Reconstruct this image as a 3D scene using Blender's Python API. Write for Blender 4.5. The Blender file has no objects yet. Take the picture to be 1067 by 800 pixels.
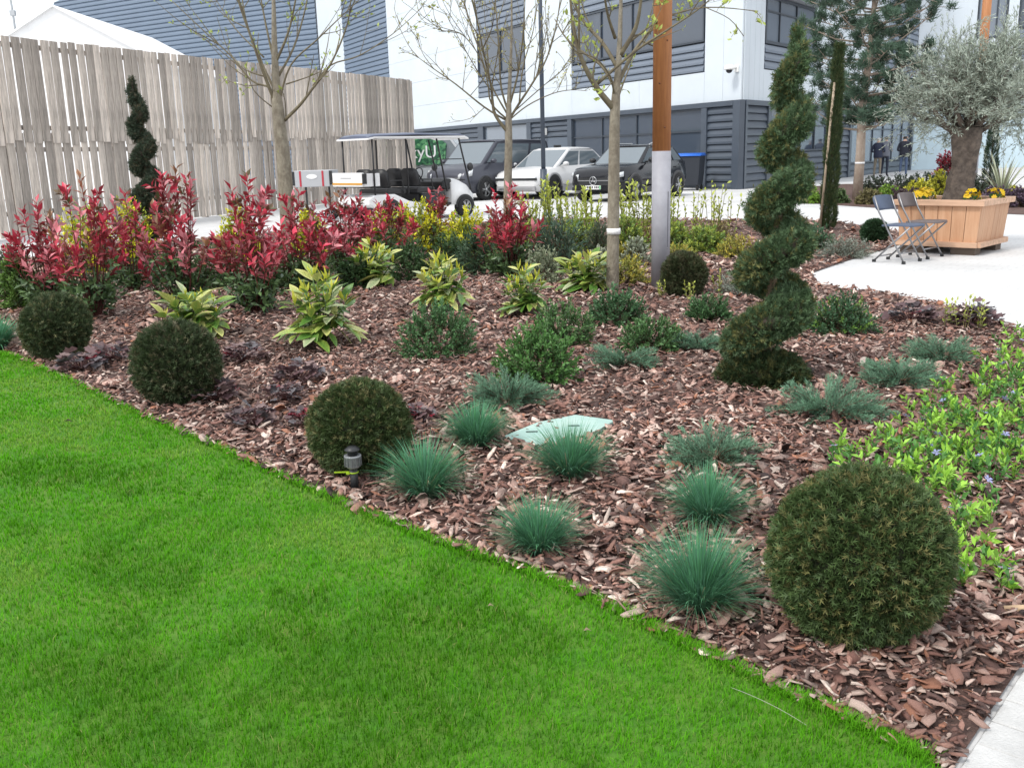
import bpy, bmesh, math, random
import numpy as np
from mathutils import Matrix, Vector

# ------------------------------------------------------------------ camera, world, sun
PXW, PXH, FPX, CAMH = 1067.0, 800.0, 990.0, 1.42
scene = bpy.context.scene
COL = scene.collection
_d = np.array([117.0, 4100.0, FPX]); _d /= np.linalg.norm(_d)
_f = np.array([0, 0, 1.0]) - _d * _d[2]; _f /= np.linalg.norm(_f)
_r = np.cross(_d, _f)
MC = np.array([_r, _f, -_d])            # camera (right, down, forward) -> world
cd = bpy.data.cameras.new('camera')
cam = bpy.data.objects.new('camera', cd); COL.objects.link(cam)
cd.sensor_width = 36.0; cd.lens = 36.0 * FPX / PXW
cd.clip_start = 0.05; cd.clip_end = 1500
_m = Matrix.Identity(4)
for i in range(3):
    _m[i][0] = MC[i][0]; _m[i][1] = -MC[i][1]; _m[i][2] = -MC[i][2]
_m[2][3] = CAMH
cam.matrix_world = _m
scene.camera = cam

SUN_EL, SUN_DIR = math.radians(52), (-0.55, -0.45)     # direction TO the sun (x, y)
w = bpy.data.worlds.new('World'); scene.world = w; w.use_nodes = True
nt = w.node_tree; nt.nodes.clear()
sky = nt.nodes.new('ShaderNodeTexSky'); sky.sky_type = 'NISHITA'; sky.sun_disc = False
sky.sun_elevation = SUN_EL
sky.sun_rotation = math.atan2(SUN_DIR[0], SUN_DIR[1])
sky.air_density = 1.0; sky.dust_density = 2.5; sky.ozone_density = 1.0
mx = nt.nodes.new('ShaderNodeMix'); mx.data_type = 'RGBA'
mx.inputs[0].default_value = 0.80                       # bright cloud veil over the blue
mx.inputs[7].default_value = (10.6, 10.9, 11.3, 1)
bg = nt.nodes.new('ShaderNodeBackground'); bg.inputs[1].default_value = 0.10
ow = nt.nodes.new('ShaderNodeOutputWorld')
nt.links.new(sky.outputs[0], mx.inputs[6]); nt.links.new(mx.outputs[2], bg.inputs[0]); nt.links.new(bg.outputs[0], ow.inputs[0])
sd = bpy.data.lights.new('sun', 'SUN'); sd.energy = 1.5; sd.angle = math.radians(11); sd.color = (1.0, 0.96, 0.9)
sun = bpy.data.objects.new('sun', sd); COL.objects.link(sun)
_n = math.hypot(*SUN_DIR)
_to = Vector((SUN_DIR[0] / _n * math.cos(SUN_EL), SUN_DIR[1] / _n * math.cos(SUN_EL), math.sin(SUN_EL)))
sun.rotation_euler = _to.to_track_quat('Z', 'Y').to_euler(); sun.location = (-20, -20, 40)
scene.view_settings.view_transform = 'Standard'; scene.view_settings.look = 'None'
scene.view_settings.exposure = 0.62; scene.view_settings.gamma = 1.0
scene.view_settings.use_curve_mapping = False
scene.render.engine = 'CYCLES'
scene.cycles.max_bounces = 6; scene.cycles.diffuse_bounces = 3; scene.cycles.transparent_max_bounces = 8

# ------------------------------------------------------------------ helpers
rng = np.random.default_rng(7)
random.seed(7)

def ray(px, py):
    return MC @ np.array([px - PXW / 2, py - PXH / 2, FPX])
def gp(px, py, z=0.0):
    r = ray(px, py); t = (z - CAMH) / r[2]
    return np.array([r[0] * t, r[1] * t, z])
def at_y(px, py, Y):
    r = ray(px, py); t = Y / r[1]
    return np.array([r[0] * t, Y, CAMH + r[2] * t])
def on_line(px, A, B):
    """ground point of the vertical line through A-B seen at column px near the horizon"""
    A = np.array(A[:2]); u = np.array(B[:2]) - A; u = u / np.linalg.norm(u); n = np.array([-u[1], u[0]])
    r = ray(px, 170); t = (A @ n) / (r[:2] @ n)
    return r[:2] * t
def depth_scale(P):
    """metres per photo pixel at P"""
    v = MC.T @ (np.array([P[0], P[1], P[2]]) - [0, 0, CAMH])
    return v[2] / FPX

MATS = {}
def mat(name, col=(0.5, 0.5, 0.5), rough=0.7, metal=0.0, attr=False, noise=0.0, nscale=8.0, stretch=(1, 1, 1), col2=None,
        bump=0.0, bscale=60.0, transl=0.0, rnd=0.0, spec=0.5, glass=False):
    if name in MATS: return MATS[name]
    m = bpy.data.materials.new(name); m.use_nodes = True
    t = m.node_tree; b = t.nodes['Principled BSDF']; out = t.nodes['Material Output']
    N = t.nodes.new; L = t.links.new
    b.inputs['Roughness'].default_value = rough; b.inputs['Metallic'].default_value = metal
    b.inputs['Specular IOR Level'].default_value = spec
    tc = N('ShaderNodeTexCoord'); mp = N('ShaderNodeMapping'); mp.inputs['Scale'].default_value = stretch
    L(tc.outputs['Object'], mp.inputs[0])
    cs = None
    if attr:
        a = N('ShaderNodeAttribute'); a.attribute_name = 'Col'; cs = a.outputs['Color']
    else:
        r = N('ShaderNodeRGB'); r.outputs[0].default_value = (*col, 1); cs = r.outputs[0]
    if noise > 0:
        nz = N('ShaderNodeTexNoise'); nz.inputs['Scale'].default_value = nscale; nz.inputs['Detail'].default_value = 5
        nz.inputs['Roughness'].default_value = 0.65
        L(mp.outputs[0], nz.inputs['Vector'])
        if col2 is not None:
            rp = N('ShaderNodeMapRange'); rp.inputs[1].default_value = 0.35; rp.inputs[2].default_value = 0.68
            L(nz.outputs[0], rp.inputs[0])
            mm = N('ShaderNodeMix'); mm.data_type = 'RGBA'; L(rp.outputs[0], mm.inputs[0]); L(cs, mm.inputs[6])
            mm.inputs[7].default_value = (*col2, 1); cs = mm.outputs[2]
        else:
            rp = N('ShaderNodeMapRange'); rp.inputs[3].default_value = 1 - noise; rp.inputs[4].default_value = 1 + noise
            rp.inputs[1].default_value = 0.3; rp.inputs[2].default_value = 0.7
            L(nz.outputs[0], rp.inputs[0])
            vm = N('ShaderNodeVectorMath'); vm.operation = 'SCALE'; L(cs, vm.inputs[0]); L(rp.outputs[0], vm.inputs['Scale']); cs = vm.outputs[0]
    if rnd > 0:
        oi = N('ShaderNodeObjectInfo'); rp = N('ShaderNodeMapRange')
        rp.inputs[3].default_value = 1 - rnd; rp.inputs[4].default_value = 1 + rnd
        L(oi.outputs['Random'], rp.inputs[0])
        vm = N('ShaderNodeVectorMath'); vm.operation = 'SCALE'; L(cs, vm.inputs[0]); L(rp.outputs[0], vm.inputs['Scale']); cs = vm.outputs[0]
    L(cs, b.inputs['Base Color'])
    if bump > 0:
        nb = N('ShaderNodeTexNoise'); nb.inputs['Scale'].default_value = bscale; nb.inputs['Detail'].default_value = 4
        L(mp.outputs[0], nb.inputs['Vector'])
        bp = N('ShaderNodeBump'); bp.inputs['Strength'].default_value = bump; bp.inputs['Distance'].default_value = 0.02
        L(nb.outputs[0], bp.inputs['Height']); L(bp.outputs[0], b.inputs['Normal'])
    if transl > 0:
        tr = N('ShaderNodeBsdfTranslucent'); L(cs, tr.inputs[0])
        ms = N('ShaderNodeMixShader'); ms.inputs[0].default_value = transl
        L(b.outputs[0], ms.inputs[1]); L(tr.outputs[0], ms.inputs[2]); L(ms.outputs[0], out.inputs[0])
    MATS[name] = m
    return m

def link(name, me, m=None, parent=None, loc=(0, 0, 0), rz=0.0):
    if m is not None and len(me.materials) == 0: me.materials.append(m)
    o = bpy.data.objects.new(name, me); COL.objects.link(o)
    o.location = loc; o.rotation_euler = (0, 0, rz)
    if parent is not None: o.parent = parent
    return o
def tag(o, label=None, cat=None, group=None, kind=None):
    if label: o['label'] = label
    if cat: o['category'] = cat
    if group: o['group'] = group
    if kind: o['kind'] = kind
    return o
def thing(name, label, cat, loc=(0, 0, 0), rz=0.0, group=None):
    o = bpy.data.objects.new(name, None); COL.objects.link(o)
    o.location = (float(loc[0]), float(loc[1]), float(loc[2])); o.rotation_euler = (0, 0, rz); o.empty_display_size = 0.2
    return tag(o, label, cat, group)

class G:
    """collects shapes into one mesh"""
    def __init__(s): s.v = []; s.f = []; s.sm = []
    def add(s, vs, fs, smooth=False):
        k = len(s.v); s.v += [tuple(map(float, p)) for p in vs]; s.f += [tuple(i + k for i in f) for f in fs]; s.sm += [smooth] * len(fs); return s
    def box(s, x0, x1, y0, y1, z0, z1):
        vs = [(x, y, z) for z in (z0, z1) for y in (y0, y1) for x in (x0, x1)]
        return s.add(vs, [(0, 2, 3, 1), (4, 5, 7, 6), (0, 1, 5, 4), (2, 6, 7, 3), (0, 4, 6, 2), (1, 3, 7, 5)])
    def tube(s, pts, rad, n=8, caps=True, smooth=True):
        pts = [Vector(p) for p in pts]; k = len(pts)
        if not hasattr(rad, '__len__'): rad = [rad] * k
        vs = []; prev = None
        for i in range(k):
            t = (pts[min(i + 1, k - 1)] - pts[max(i - 1, 0)]).normalized()
            a = prev if prev is not None else (Vector((1, 0, 0)) if abs(t.x) < 0.8 else Vector((0, 1, 0)))
            a = (a - t * a.dot(t)).normalized(); prev = a; b = t.cross(a)
            for j in range(n):
                q = 2 * math.pi * j / n
                vs.append(pts[i] + (a * math.cos(q) + b * math.sin(q)) * rad[i])
        fs = [(i * n + j, i * n + (j + 1) % n, (i + 1) * n + (j + 1) % n, (i + 1) * n + j) for i in range(k - 1) for j in range(n)]
        s.add(vs, fs, smooth)
        if caps:
            m0 = len(s.v) - len(vs)
            s.f += [tuple(m0 + j for j in range(n))[::-1], tuple(m0 + (k - 1) * n + j for j in range(n))]; s.sm += [False, False]
        return s
    def prism(s, poly, y0, y1, axis='y'):
        """poly in (x,z) extruded along y (or in (x,y) along z)"""
        n = len(poly)
        if axis == 'y': vs = [(p[0], y0, p[1]) for p in poly] + [(p[0], y1, p[1]) for p in poly]
        elif axis == 'x': vs = [(y0, p[0], p[1]) for p in poly] + [(y1, p[0], p[1]) for p in poly]
        else: vs = [(p[0], p[1], y0) for p in poly] + [(p[0], p[1], y1) for p in poly]
        fs = [tuple(range(n))[::-1], tuple(range(n, 2 * n))] + [(i, (i + 1) % n, n + (i + 1) % n, n + i) for i in range(n)]
        return s.add(vs, fs)
    def loft(s, secs, smooth=True, closed=True, caps=True):
        n = len(secs[0]); k = len(secs); vs = [p for q in secs for p in q]
        rngj = range(n) if closed else range(n - 1)
        fs = [(i * n + j, i * n + (j + 1) % n, (i + 1) * n + (j + 1) % n, (i + 1) * n + j) for i in range(k - 1) for j in rngj]
        m0 = len(s.v); s.add(vs, fs, smooth)
        if caps:
            s.f += [tuple(m0 + j for j in range(n))[::-1], tuple(m0 + (k - 1) * n + j for j in range(n))]; s.sm += [False, False]
        return s
    def lathe(s, prof, n=16, c=(0, 0, 0), smooth=True):
        secs = [[(c[0] + r * math.cos(2 * math.pi * j / n), c[1] + r * math.sin(2 * math.pi * j / n), c[2] + z) for j in range(n)] for r, z in prof]
        return s.loft(secs, smooth)
    def ball(s, c, r, sz=1.0, n=12, m=8, jit=0.0):
        secs = []
        for i in range(m + 1):
            a = math.pi * i / m
            secs.append([(c[0] + max(1e-4, r * math.sin(a)) * math.cos(2 * math.pi * j / n) * (1 + random.uniform(-jit, jit)),
                          c[1] + max(1e-4, r * math.sin(a)) * math.sin(2 * math.pi * j / n) * (1 + random.uniform(-jit, jit)),
                          c[2] - r * sz * math.cos(a)) for j in range(n)])
        return s.loft(secs)
    def mesh(s, name):
        me = bpy.data.meshes.new(name); me.from_pydata(s.v, [], s.f)
        me.polygons.foreach_set('use_smooth', s.sm); 
        bm = bmesh.new(); bm.from_mesh(me); bmesh.ops.recalc_face_normals(bm, faces=bm.faces); bm.to_mesh(me); bm.free()
        me.update(); return me
    def obj(s, name, m, parent=None, loc=(0, 0, 0), rz=0.0, bevel=0.0):
        o = link(name, s.mesh(name), m, parent, loc, rz)
        if bevel > 0:
            b = o.modifiers.new('bevel', 'BEVEL'); b.width = bevel; b.segments = 2; b.limit_method = 'ANGLE'
        return o

# ---- numpy scattering of small faces
def T_from(v, t, w=None):
    v = np.array(v, float); return v, np.array(t, int), (np.array(w, float) if w is not None else np.zeros(len(v)))
def leaf_t(width=0.4, fold=0.12, curl=0.0):
    return T_from([(0, 0, 0), (-width / 2, .45, fold), (0, .5, 0), (width / 2, .45, fold), (0, 1, -curl)],
                  [(0, 2, 1), (0, 3, 2), (1, 2, 4), (2, 3, 4)], [0, .5, .4, .5, 1])
def sprig_t(ang=0.9, k=4, wid=0.13, ln=0.55):
    v = []; t = []; w = []
    for i in range(k):
        for sgn in (-1, 1):
            y0 = 0.12 + 0.68 * i / (k - 1); b = len(v)
            dx, dy = sgn * math.sin(ang) * ln, math.cos(ang) * ln; lift = 0.22 * (1 if i % 2 else -.3)
            v += [(0, y0 - wid / 2, 0), (0, y0 + wid / 2, 0), (dx, y0 + dy, lift)]; t.append((b, b + 1, b + 2)); w += [.2 + .5 * i / k, .2 + .5 * i / k, .5 + .5 * i / k]
    b = len(v); v += [(-wid / 2, .7, 0), (wid / 2, .7, 0), (0, 1.25, .1)]; t.append((b, b + 1, b + 2)); w += [.8, .8, 1]
    return T_from(v, t, w)
DIAMOND = T_from([(0, 0, 0), (-.24, .5, .08), (.24, .5, .08), (0, 1, 0)], [(0, 2, 1), (1, 2, 3)], [0, .5, .5, 1])
LANCE = T_from([(0, 0, 0), (-.1, .5, .03), (.1, .5, .03), (0, 1, 0)], [(0, 2, 1), (1, 2, 3)], [0, .5, .5, 1])
SPRIG = sprig_t(0.85, 4, 0.17, 0.46); TIGHT = sprig_t(0.5, 4, 0.14, 0.42)
LEAF = leaf_t(0.42)
def lobed_t(n=7, lob=0.32):
    v = [(0, .5, 0)]; t = []; w = [0.2]
    for i in range(2 * n):
        a = -math.pi / 2 + 2 * math.pi * i / (2 * n); r = .5 * (1 if i % 2 else 1 - lob)
        v.append((r * math.cos(a), .5 + r * math.sin(a), .07 * math.sin(i * 2.1))); w.append(.3 + .7 * (i % 2))
        t.append((0, 1 + i, 1 + (i + 1) % (2 * n)))
    return T_from(v, t, w)
LOBED = lobed_t(); NARROW = leaf_t(.40, .10, .05)

def unit(a): return a / np.maximum(np.linalg.norm(a, axis=-1, keepdims=True), 1e-9)
def frames(d, hint=None):
    d = unit(d); n = len(d)
    if hint is None: hint = rng.normal(size=(n, 3))
    x = unit(np.cross(d, hint)); z = np.cross(x, d)
    return np.stack([x, d, z], axis=2)
def sphere_dirs(n, zmin=-1.0):
    z = rng.uniform(zmin, 1, n); a = rng.uniform(0, 2 * np.pi, n); r = np.sqrt(1 - z * z)
    return np.stack([r * np.cos(a), r * np.sin(a), z], 1)

class Cloud:
    def __init__(s): s.V = []; s.F = []; s.C = []; s.n = 0
    def raw(s, V, F, C):
        s.V.append(V); s.F.append(F + s.n); s.C.append(C); s.n += len(V)
    def add(s, T, pos, R, scale, c0, c1=None):
        v, t, w = T; n = len(pos)
        scale = np.broadcast_to(np.asarray(scale, float).reshape(-1, 1) if np.ndim(scale) <= 1 else np.asarray(scale), (n, 1 if np.ndim(scale) <= 1 else 3))
        vv = v[None] * scale[:, None, :]
        V = np.einsum('nij,nkj->nki', R, vv) + pos[:, None, :]
        F = t[None] + (np.arange(n) * len(v))[:, None, None]
        c0 = np.broadcast_to(c0, (n, 3)); c1 = c0 if c1 is None else np.broadcast_to(c1, (n, 3))
        C = c0[:, None, :] * (1 - w[None, :, None]) + c1[:, None, :] * w[None, :, None]
        s.raw(V.reshape(-1, 3), F.reshape(-1, 3), C.reshape(-1, 3))
    def blades(s, base, az, tilt, length, droop, width, c0, c1, segs=3):
        """curved tapering strips: tilt from vertical, droop = extra tilt gained to the tip"""
        n = len(base); pts = [base]; p = base.copy()
        for k in range(segs):
            a = tilt + droop * (k / max(1, segs - 1)); st = (length / segs)[:, None]
            p = p + st * np.stack([np.sin(a) * np.cos(az), np.sin(a) * np.sin(az), np.cos(a)], 1); pts.append(p)
        ra = rng.uniform(-.5, .5, n)
        side = np.stack([-np.sin(az + ra), np.cos(az + ra), np.zeros(n)], 1)
        V = []; C = []
        for k in range(segs):
            wd = (width * (1 - 0.75 * (k / segs) ** 1.5))[:, None] / 2
            V += [pts[k] - side * wd, pts[k] + side * wd]; f = k / segs; C += [c0 * (1 - f) + c1 * f] * 2
        V.append(pts[-1]); C.append(np.broadcast_to(c1, (n, 3)))
        C = [np.broadcast_to(c, (n, 3)) for c in C]
        m = 2 * segs + 1; V = np.stack(V, 1).reshape(-1, 3); C = np.stack(C, 1).reshape(-1, 3)
        t = []
        for k in range(segs - 1): t += [(2 * k, 2 * k + 1, 2 * k + 3), (2 * k, 2 * k + 3, 2 * k + 2)]
        t.append((2 * segs - 2, 2 * segs - 1, 2 * segs))
        F = (np.array(t)[None] + (np.arange(n) * m)[:, None, None]).reshape(-1, 3)
        s.raw(V, F, C)
    def sticks(s, a, b, ra, rb, col):
        """three-sided tapered sticks a->b"""
        n = len(a); R = frames(b - a); V = []
        ra = np.broadcast_to(ra, n); rb = np.broadcast_to(rb, n)
        for p, r in ((a, ra), (b, rb)):
            for j in range(3):
                q = 2 * np.pi * j / 3
                V.append(p + (R[:, :, 0] * np.cos(q) + R[:, :, 2] * np.sin(q)) * r[:, None])
        V = np.stack(V, 1).reshape(-1, 3)
        t = [(j, (j + 1) % 3, 3 + (j + 1) % 3) for j in range(3)] + [(j, 3 + (j + 1) % 3, 3 + j) for j in range(3)]
        F = (np.array(t)[None] + (np.arange(n) * 6)[:, None, None]).reshape(-1, 3)
        C = np.repeat(np.broadcast_to(col, (n, 3)), 6, axis=0)
        s.raw(V, F, C)
    def shoots(s, base, d, length, nleaf, leaf, T, c0, c1, ang=0.9, droop=0.0, start=0.2, jit=0.25, wood=(.1, .06, .03), r=0.003, stick=True, cj=0.25, opp=False, size_tip=1.0):
        """leafy shoots: c0 colour at the foot, c1 at the tip"""
        n = len(base); d = unit(d); length = np.broadcast_to(length, n)
        R = frames(d); i = np.arange(nleaf); tt = start + (1 - start) * (i / max(1, nleaf - 1))
        g = (i * 2.39996 if not opp else (i // 2) * 1.57 + (i % 2) * np.pi)
        ph = g[None] + rng.uniform(0, 6.28, n)[:, None] + rng.normal(0, .25, (n, nleaf))
        rad = R[:, None, :, 0] * np.cos(ph)[..., None] + R[:, None, :, 2] * np.sin(ph)[..., None]
        pos = base[:, None] + d[:, None] * (length[:, None] * tt[None])[..., None]
        pos = pos + np.array([0, 0, -1.0]) * (droop * length[:, None] * tt[None] ** 2)[..., None]
        a = ang * (1.15 - .55 * tt[None]) + rng.normal(0, jit, (n, nleaf))
        ld = d[:, None] * np.cos(a)[..., None] + rad * np.sin(a)[..., None]
        Rl = frames(ld.reshape(-1, 3), np.repeat(d, nleaf, 0) + rng.normal(0, .35, (n * nleaf, 3)))
        sc = leaf * rng.uniform(.7, 1.15, (n, nleaf)) * (1 + (size_tip - 1) * tt[None])
        k = np.clip(tt[None] + rng.normal(0, .15, (n, nleaf)), 0, 1)[..., None]
        c0 = np.asarray(c0, float); c1 = np.asarray(c1, float)
        if c0.ndim == 2: c0 = c0[:, None]
        if c1.ndim == 2: c1 = c1[:, None]
        c = (c0 * (1 - k) + c1 * k) * (1 + rng.uniform(-cj, cj, (n, nleaf, 1)))
        s.add(T, pos.reshape(-1, 3), Rl, sc.reshape(-1), c.reshape(-1, 3), (c * 1.12).reshape(-1, 3))
        if stick:
            tip = base + d * length[:, None] + np.array([0, 0, -1.0]) * (droop * length)[:, None]
            mid = base + d * (length * .5)[:, None] + np.array([0, 0, -1.0]) * (droop * length * .25)[:, None]
            s.sticks(base, mid, r, r * .75, np.array(wood)); s.sticks(mid, tip, r * .75, r * .4, np.array(wood))
    def mesh(s, name):
        V = np.concatenate(s.V).astype(np.float32); F = np.concatenate(s.F).astype(np.int32); C = np.concatenate(s.C).astype(np.float32)
        me = bpy.data.meshes.new(name); nf = len(F)
        me.vertices.add(len(V)); me.vertices.foreach_set('co', V.ravel())
        me.loops.add(nf * 3); me.loops.foreach_set('vertex_index', F.ravel())
        me.polygons.add(nf); me.polygons.foreach_set('loop_start', np.arange(nf, dtype=np.int32) * 3)
        me.update(calc_edges=True)
        ca = me.color_attributes.new('Col', 'FLOAT_COLOR', 'POINT')
        ca.data.foreach_set('color', np.concatenate([np.clip(C, 0, 1), np.ones((len(C), 1), np.float32)], 1).astype(np.float32).ravel())
        return me
    def obj(s, name, m, parent=None, loc=(0, 0, 0)):
        return link(name, s.mesh(name), m, parent, loc)

LEAFM = mat('leaf', attr=True, rough=0.5, transl=0.22, spec=0.4)
GLOSSLEAF = mat('glossy_leaf', attr=True, rough=0.38, transl=0.15, spec=0.5)
NEEDLEM = mat('needle', attr=True, rough=0.55, transl=0.1, spec=0.3)
GRASSM = mat('grass_blade', attr=True, rough=0.6, transl=0.3, spec=0.12)
BARKCHIP = mat('bark_chip', attr=True, rough=0.75, noise=0.45, nscale=45, stretch=(1, 1, 1), spec=0.35, bump=.5, bscale=90)
BROWN = mat('twig_wood', (0.055, 0.042, 0.03), 0.85, noise=0.4, nscale=30)

# ------------------------------------------------------------------ the setting
def poly_obj(name, pts, z, m, kind='structure'):
    bm = bmesh.new(); f = bm.faces.new([bm.verts.new((float(p[0]), float(p[1]), z)) for p in pts])
    if f.normal.z < 0 or True: bm.normal_update()
    if f.normal.z < 0: f.normal_flip()
    bmesh.ops.triangulate(bm, faces=[f]); me = bpy.data.meshes.new(name); bm.to_mesh(me); bm.free()
    return tag(link(name, me, m), kind=kind)
def inside(P, poly):
    x, y = P[:, 0], P[:, 1]; r = np.zeros(len(P), bool); n = len(poly)
    for i in range(n):
        x0, y0 = poly[i][:2]; x1, y1 = poly[(i + 1) % n][:2]
        c = ((y0 > y) != (y1 > y)) & (x < (x1 - x0) * (y - y0) / ((y1 - y0) + 1e-12) + x0); r ^= c
    return r
def project(P):
    v = (P - np.array([0, 0, CAMH])) @ MC
    return PXW / 2 + FPX * v[:, 0] / v[:, 2], PXH / 2 + FPX * v[:, 1] / v[:, 2], v[:, 2]

def paving_mat():
    m = bpy.data.materials.new('pale_paving'); m.use_nodes = True; t = m.node_tree; b = t.nodes['Principled BSDF']
    N = t.nodes.new; L = t.links.new
    tc = N('ShaderNodeTexCoord'); mp = N('ShaderNodeMapping'); mp.inputs['Rotation'].default_value = (0, 0, math.radians(43))
    L(tc.outputs['Object'], mp.inputs[0])
    br = N('ShaderNodeTexBrick'); br.inputs['Scale'].default_value = 1.0
    br.inputs['Color1'].default_value = (.61, .61, .605, 1); br.inputs['Color2'].default_value = (.57, .57, .565, 1)
    br.inputs['Mortar'].default_value = (.43, .425, .42, 1); br.inputs['Mortar Size'].default_value = 0.004
    br.inputs['Brick Width'].default_value = 0.242; br.inputs['Row Height'].default_value = 0.122
    L(mp.outputs[0], br.inputs['Vector'])
    nz = N('ShaderNodeTexNoise'); nz.inputs['Scale'].default_value = 0.7; nz.inputs['Detail'].default_value = 8
    L(mp.outputs[0], nz.inputs['Vector'])
    rp = N('ShaderNodeMapRange'); rp.inputs[1].default_value = .3; rp.inputs[2].default_value = .7; rp.inputs[3].default_value = .86; rp.inputs[4].default_value = 1.08
    L(nz.outputs[0], rp.inputs[0])
    vm = N('ShaderNodeVectorMath'); vm.operation = 'SCALE'; L(br.outputs[0], vm.inputs[0]); L(rp.outputs[0], vm.inputs['Scale'])
    L(vm.outputs[0], b.inputs['Base Color']); b.inputs['Roughness'].default_value = .8
    return m
PAVE = paving_mat()
tag(G().add([(-300, -100, 0), (300, -100, 0), (300, 500, 0), (-300, 500, 0)], [(0, 1, 2, 3)]).obj('paving', PAVE), kind='structure')

edge_px = [(-60, 350), (0, 371), (20, 376), (80, 403), (150, 438), (230, 472), (300, 505), (380, 540), (460, 572), (550, 602), (640, 641), (700, 672), (760, 702), (830, 735), (900, 766), (965, 800)]
edge = [gp(*p)[:2] for p in edge_px]
tip = gp(990, 812)[:2]
pave_edge = [gp(995, 800)[:2], gp(1067, 690)[:2], np.array([2.15, 3.4]), np.array([3.2, 5.3]), np.array([4.0, 6.6])]
back_px = [(1067, 345), (1000, 322), (940, 309), (870, 300), (852, 296), (846, 285), (880, 273), (945, 253), (942, 243), (890, 234), (840, 229), (760, 230), (600, 228), (430, 234), (300, 241), (60, 263), (-80, 290)]
back = [gp(*p)[:2] for p in back_px]
bed_poly = edge + [tip] + pave_edge + back
SOIL = mat('bark_mulch_soil', (0.06, 0.036, 0.028), 0.95, noise=0.5, nscale=14, col2=(0.15, 0.085, 0.07), bump=0.8, bscale=70)
bed = poly_obj('planting_bed', bed_poly, 0.010, SOIL)
ed = unit(np.array([gp(1067, 690)[:2] - gp(995, 800)[:2]]))[0]
lawn_poly = edge + [tip, tip - ed * 3.5, np.array([-9, -1.5]), np.array([-9, 7.5])]
TURF = mat('lawn_turf', (0.05, 0.18, 0.006), 0.9, noise=0.5, nscale=5, col2=(0.10, 0.20, 0.015), bump=0.5, bscale=120)
lawn = poly_obj('lawn', lawn_poly, 0.016, TURF)

# paving blocks along the bed at the near right corner, one by one
pe0 = gp(995, 800)[:2]; pn = np.array([ed[1], -ed[0]])
def block_mesh(a, b, h, name):
    me = G().box(-a / 2, a / 2, -b / 2, b / 2, 0, h).mesh(name)
    bm = bmesh.new(); bm.from_mesh(me); bmesh.ops.bevel(bm, geom=[e for e in bm.edges if all(v.co.z > h * .5 for v in e.verts)], offset=.004, segments=1, affect='EDGES'); bm.to_mesh(me); bm.free()
    return me
BLOCKM = mat('concrete_block', (0.50, 0.50, 0.49), 0.85, noise=0.16, nscale=9, rnd=0.07, bump=0.35, bscale=160)
bm_ = block_mesh(.118, .238, .03, 'paving_block'); bm_.materials.append(BLOCKM)
paving = bpy.data.objects['paving']
for i in range(-14, 8):
    for j in range(0, 7):
        c = pe0 + ed * (i * .122 + (.0 if j % 2 else .061)) + pn * (.13 + j * .242)
        link('paving_block', bm_, None, paving, (c[0], c[1], -.022 + random.uniform(-.0015, .0015)), math.atan2(ed[1], ed[0]))

# ---- bark chips
def patch(P):
    x, y = P[:, 0], P[:, 1]
    q = 0
    for k in range(14):
        a = 2.39996 * k; f = 1.6 * 1.28 ** k; q = q + .9 ** k * np.sin(f * (x * math.cos(a) + y * math.sin(a)) + 1.7 * k + 1.1 * np.sin(f * .6 * (y * math.cos(a) - x * math.sin(a)) + k))
    return q / 2.6

def chip_templates():
    """jagged bark shards: an uneven outline, a tilted top and a thin split side"""
    out = []
    for k in range(12):
        W = (.22, .34, .48, .62, .28, .42, .55, .75, .16, .38, .5, .3)[k]; cur = random.uniform(-.06, .10)
        if k % 3 == 0: xs = [(-.5, .9), (-.18, 1.0), (.16, .85), (.5, .6)]
        elif k % 3 == 1: xs = [(-.5, .55), (-.25, 1.0), (.22, 1.05), (.5, .8)]
        else: xs = [(-.5, .25), (-.22, .8), (.1, 1.0), (.5, .7)]
        v = []; tw = random.uniform(-.12, .12)
        for (y, ww) in xs:
            z = .1 + cur * (1 - (2 * y) ** 2)
            sk = random.uniform(-.09, .09); off = random.uniform(-.05, .05)
            v += [(-W / 2 * ww * random.uniform(.7, 1.2) + off, y + sk, z + tw * y + random.uniform(-.035, .035)), (W / 2 * ww * random.uniform(.7, 1.2) + off, y - sk, z - tw * y + random.uniform(-.035, .035))]
        for p in list(v): v.append((p[0] * random.uniform(.9, 1.12), p[1] * random.uniform(.95, 1.06), p[2] - random.uniform(.07, .13)))
        t = []
        for i in range(3):
            t += [(2 * i, 2 * i + 1, 2 * i + 3), (2 * i, 2 * i + 3, 2 * i + 2)]
            t += [(2 * i, 2 * i + 2, 8 + 2 * i + 2), (2 * i, 8 + 2 * i + 2, 8 + 2 * i), (2 * i + 1, 8 + 2 * i + 3, 2 * i + 3), (2 * i + 1, 8 + 2 * i + 1, 8 + 2 * i + 3)]
        t += [(0, 8, 9), (0, 9, 1), (6, 7, 15), (6, 15, 14)]
        out.append(T_from(v, t, [.6, .4, .7, .5, .4, .7, .5, .3] + [0] * 8))
    return out
CHIPS = chip_templates()
cv = [gp(*p) for p in ((524, 461), (560, 446), (600, 438), (641, 444), (622, 455), (575, 468), (548, 470))]
CHIPCOL = np.array([(.17, .095, .08), (.25, .15, .125), (.35, .25, .22), (.45, .37, .335), (.56, .50, .46), (.095, .058, .052), (.055, .038, .036), (.27, .135, .09), (.22, .17, .155)])
CHIPCOL = np.minimum(CHIPCOL * np.array([1.28, 1.17, 1.09]), .72)
CHIPP = np.array([.19, .19, .15, .09, .05, .12, .08, .05, .08])
COVER = None
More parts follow.
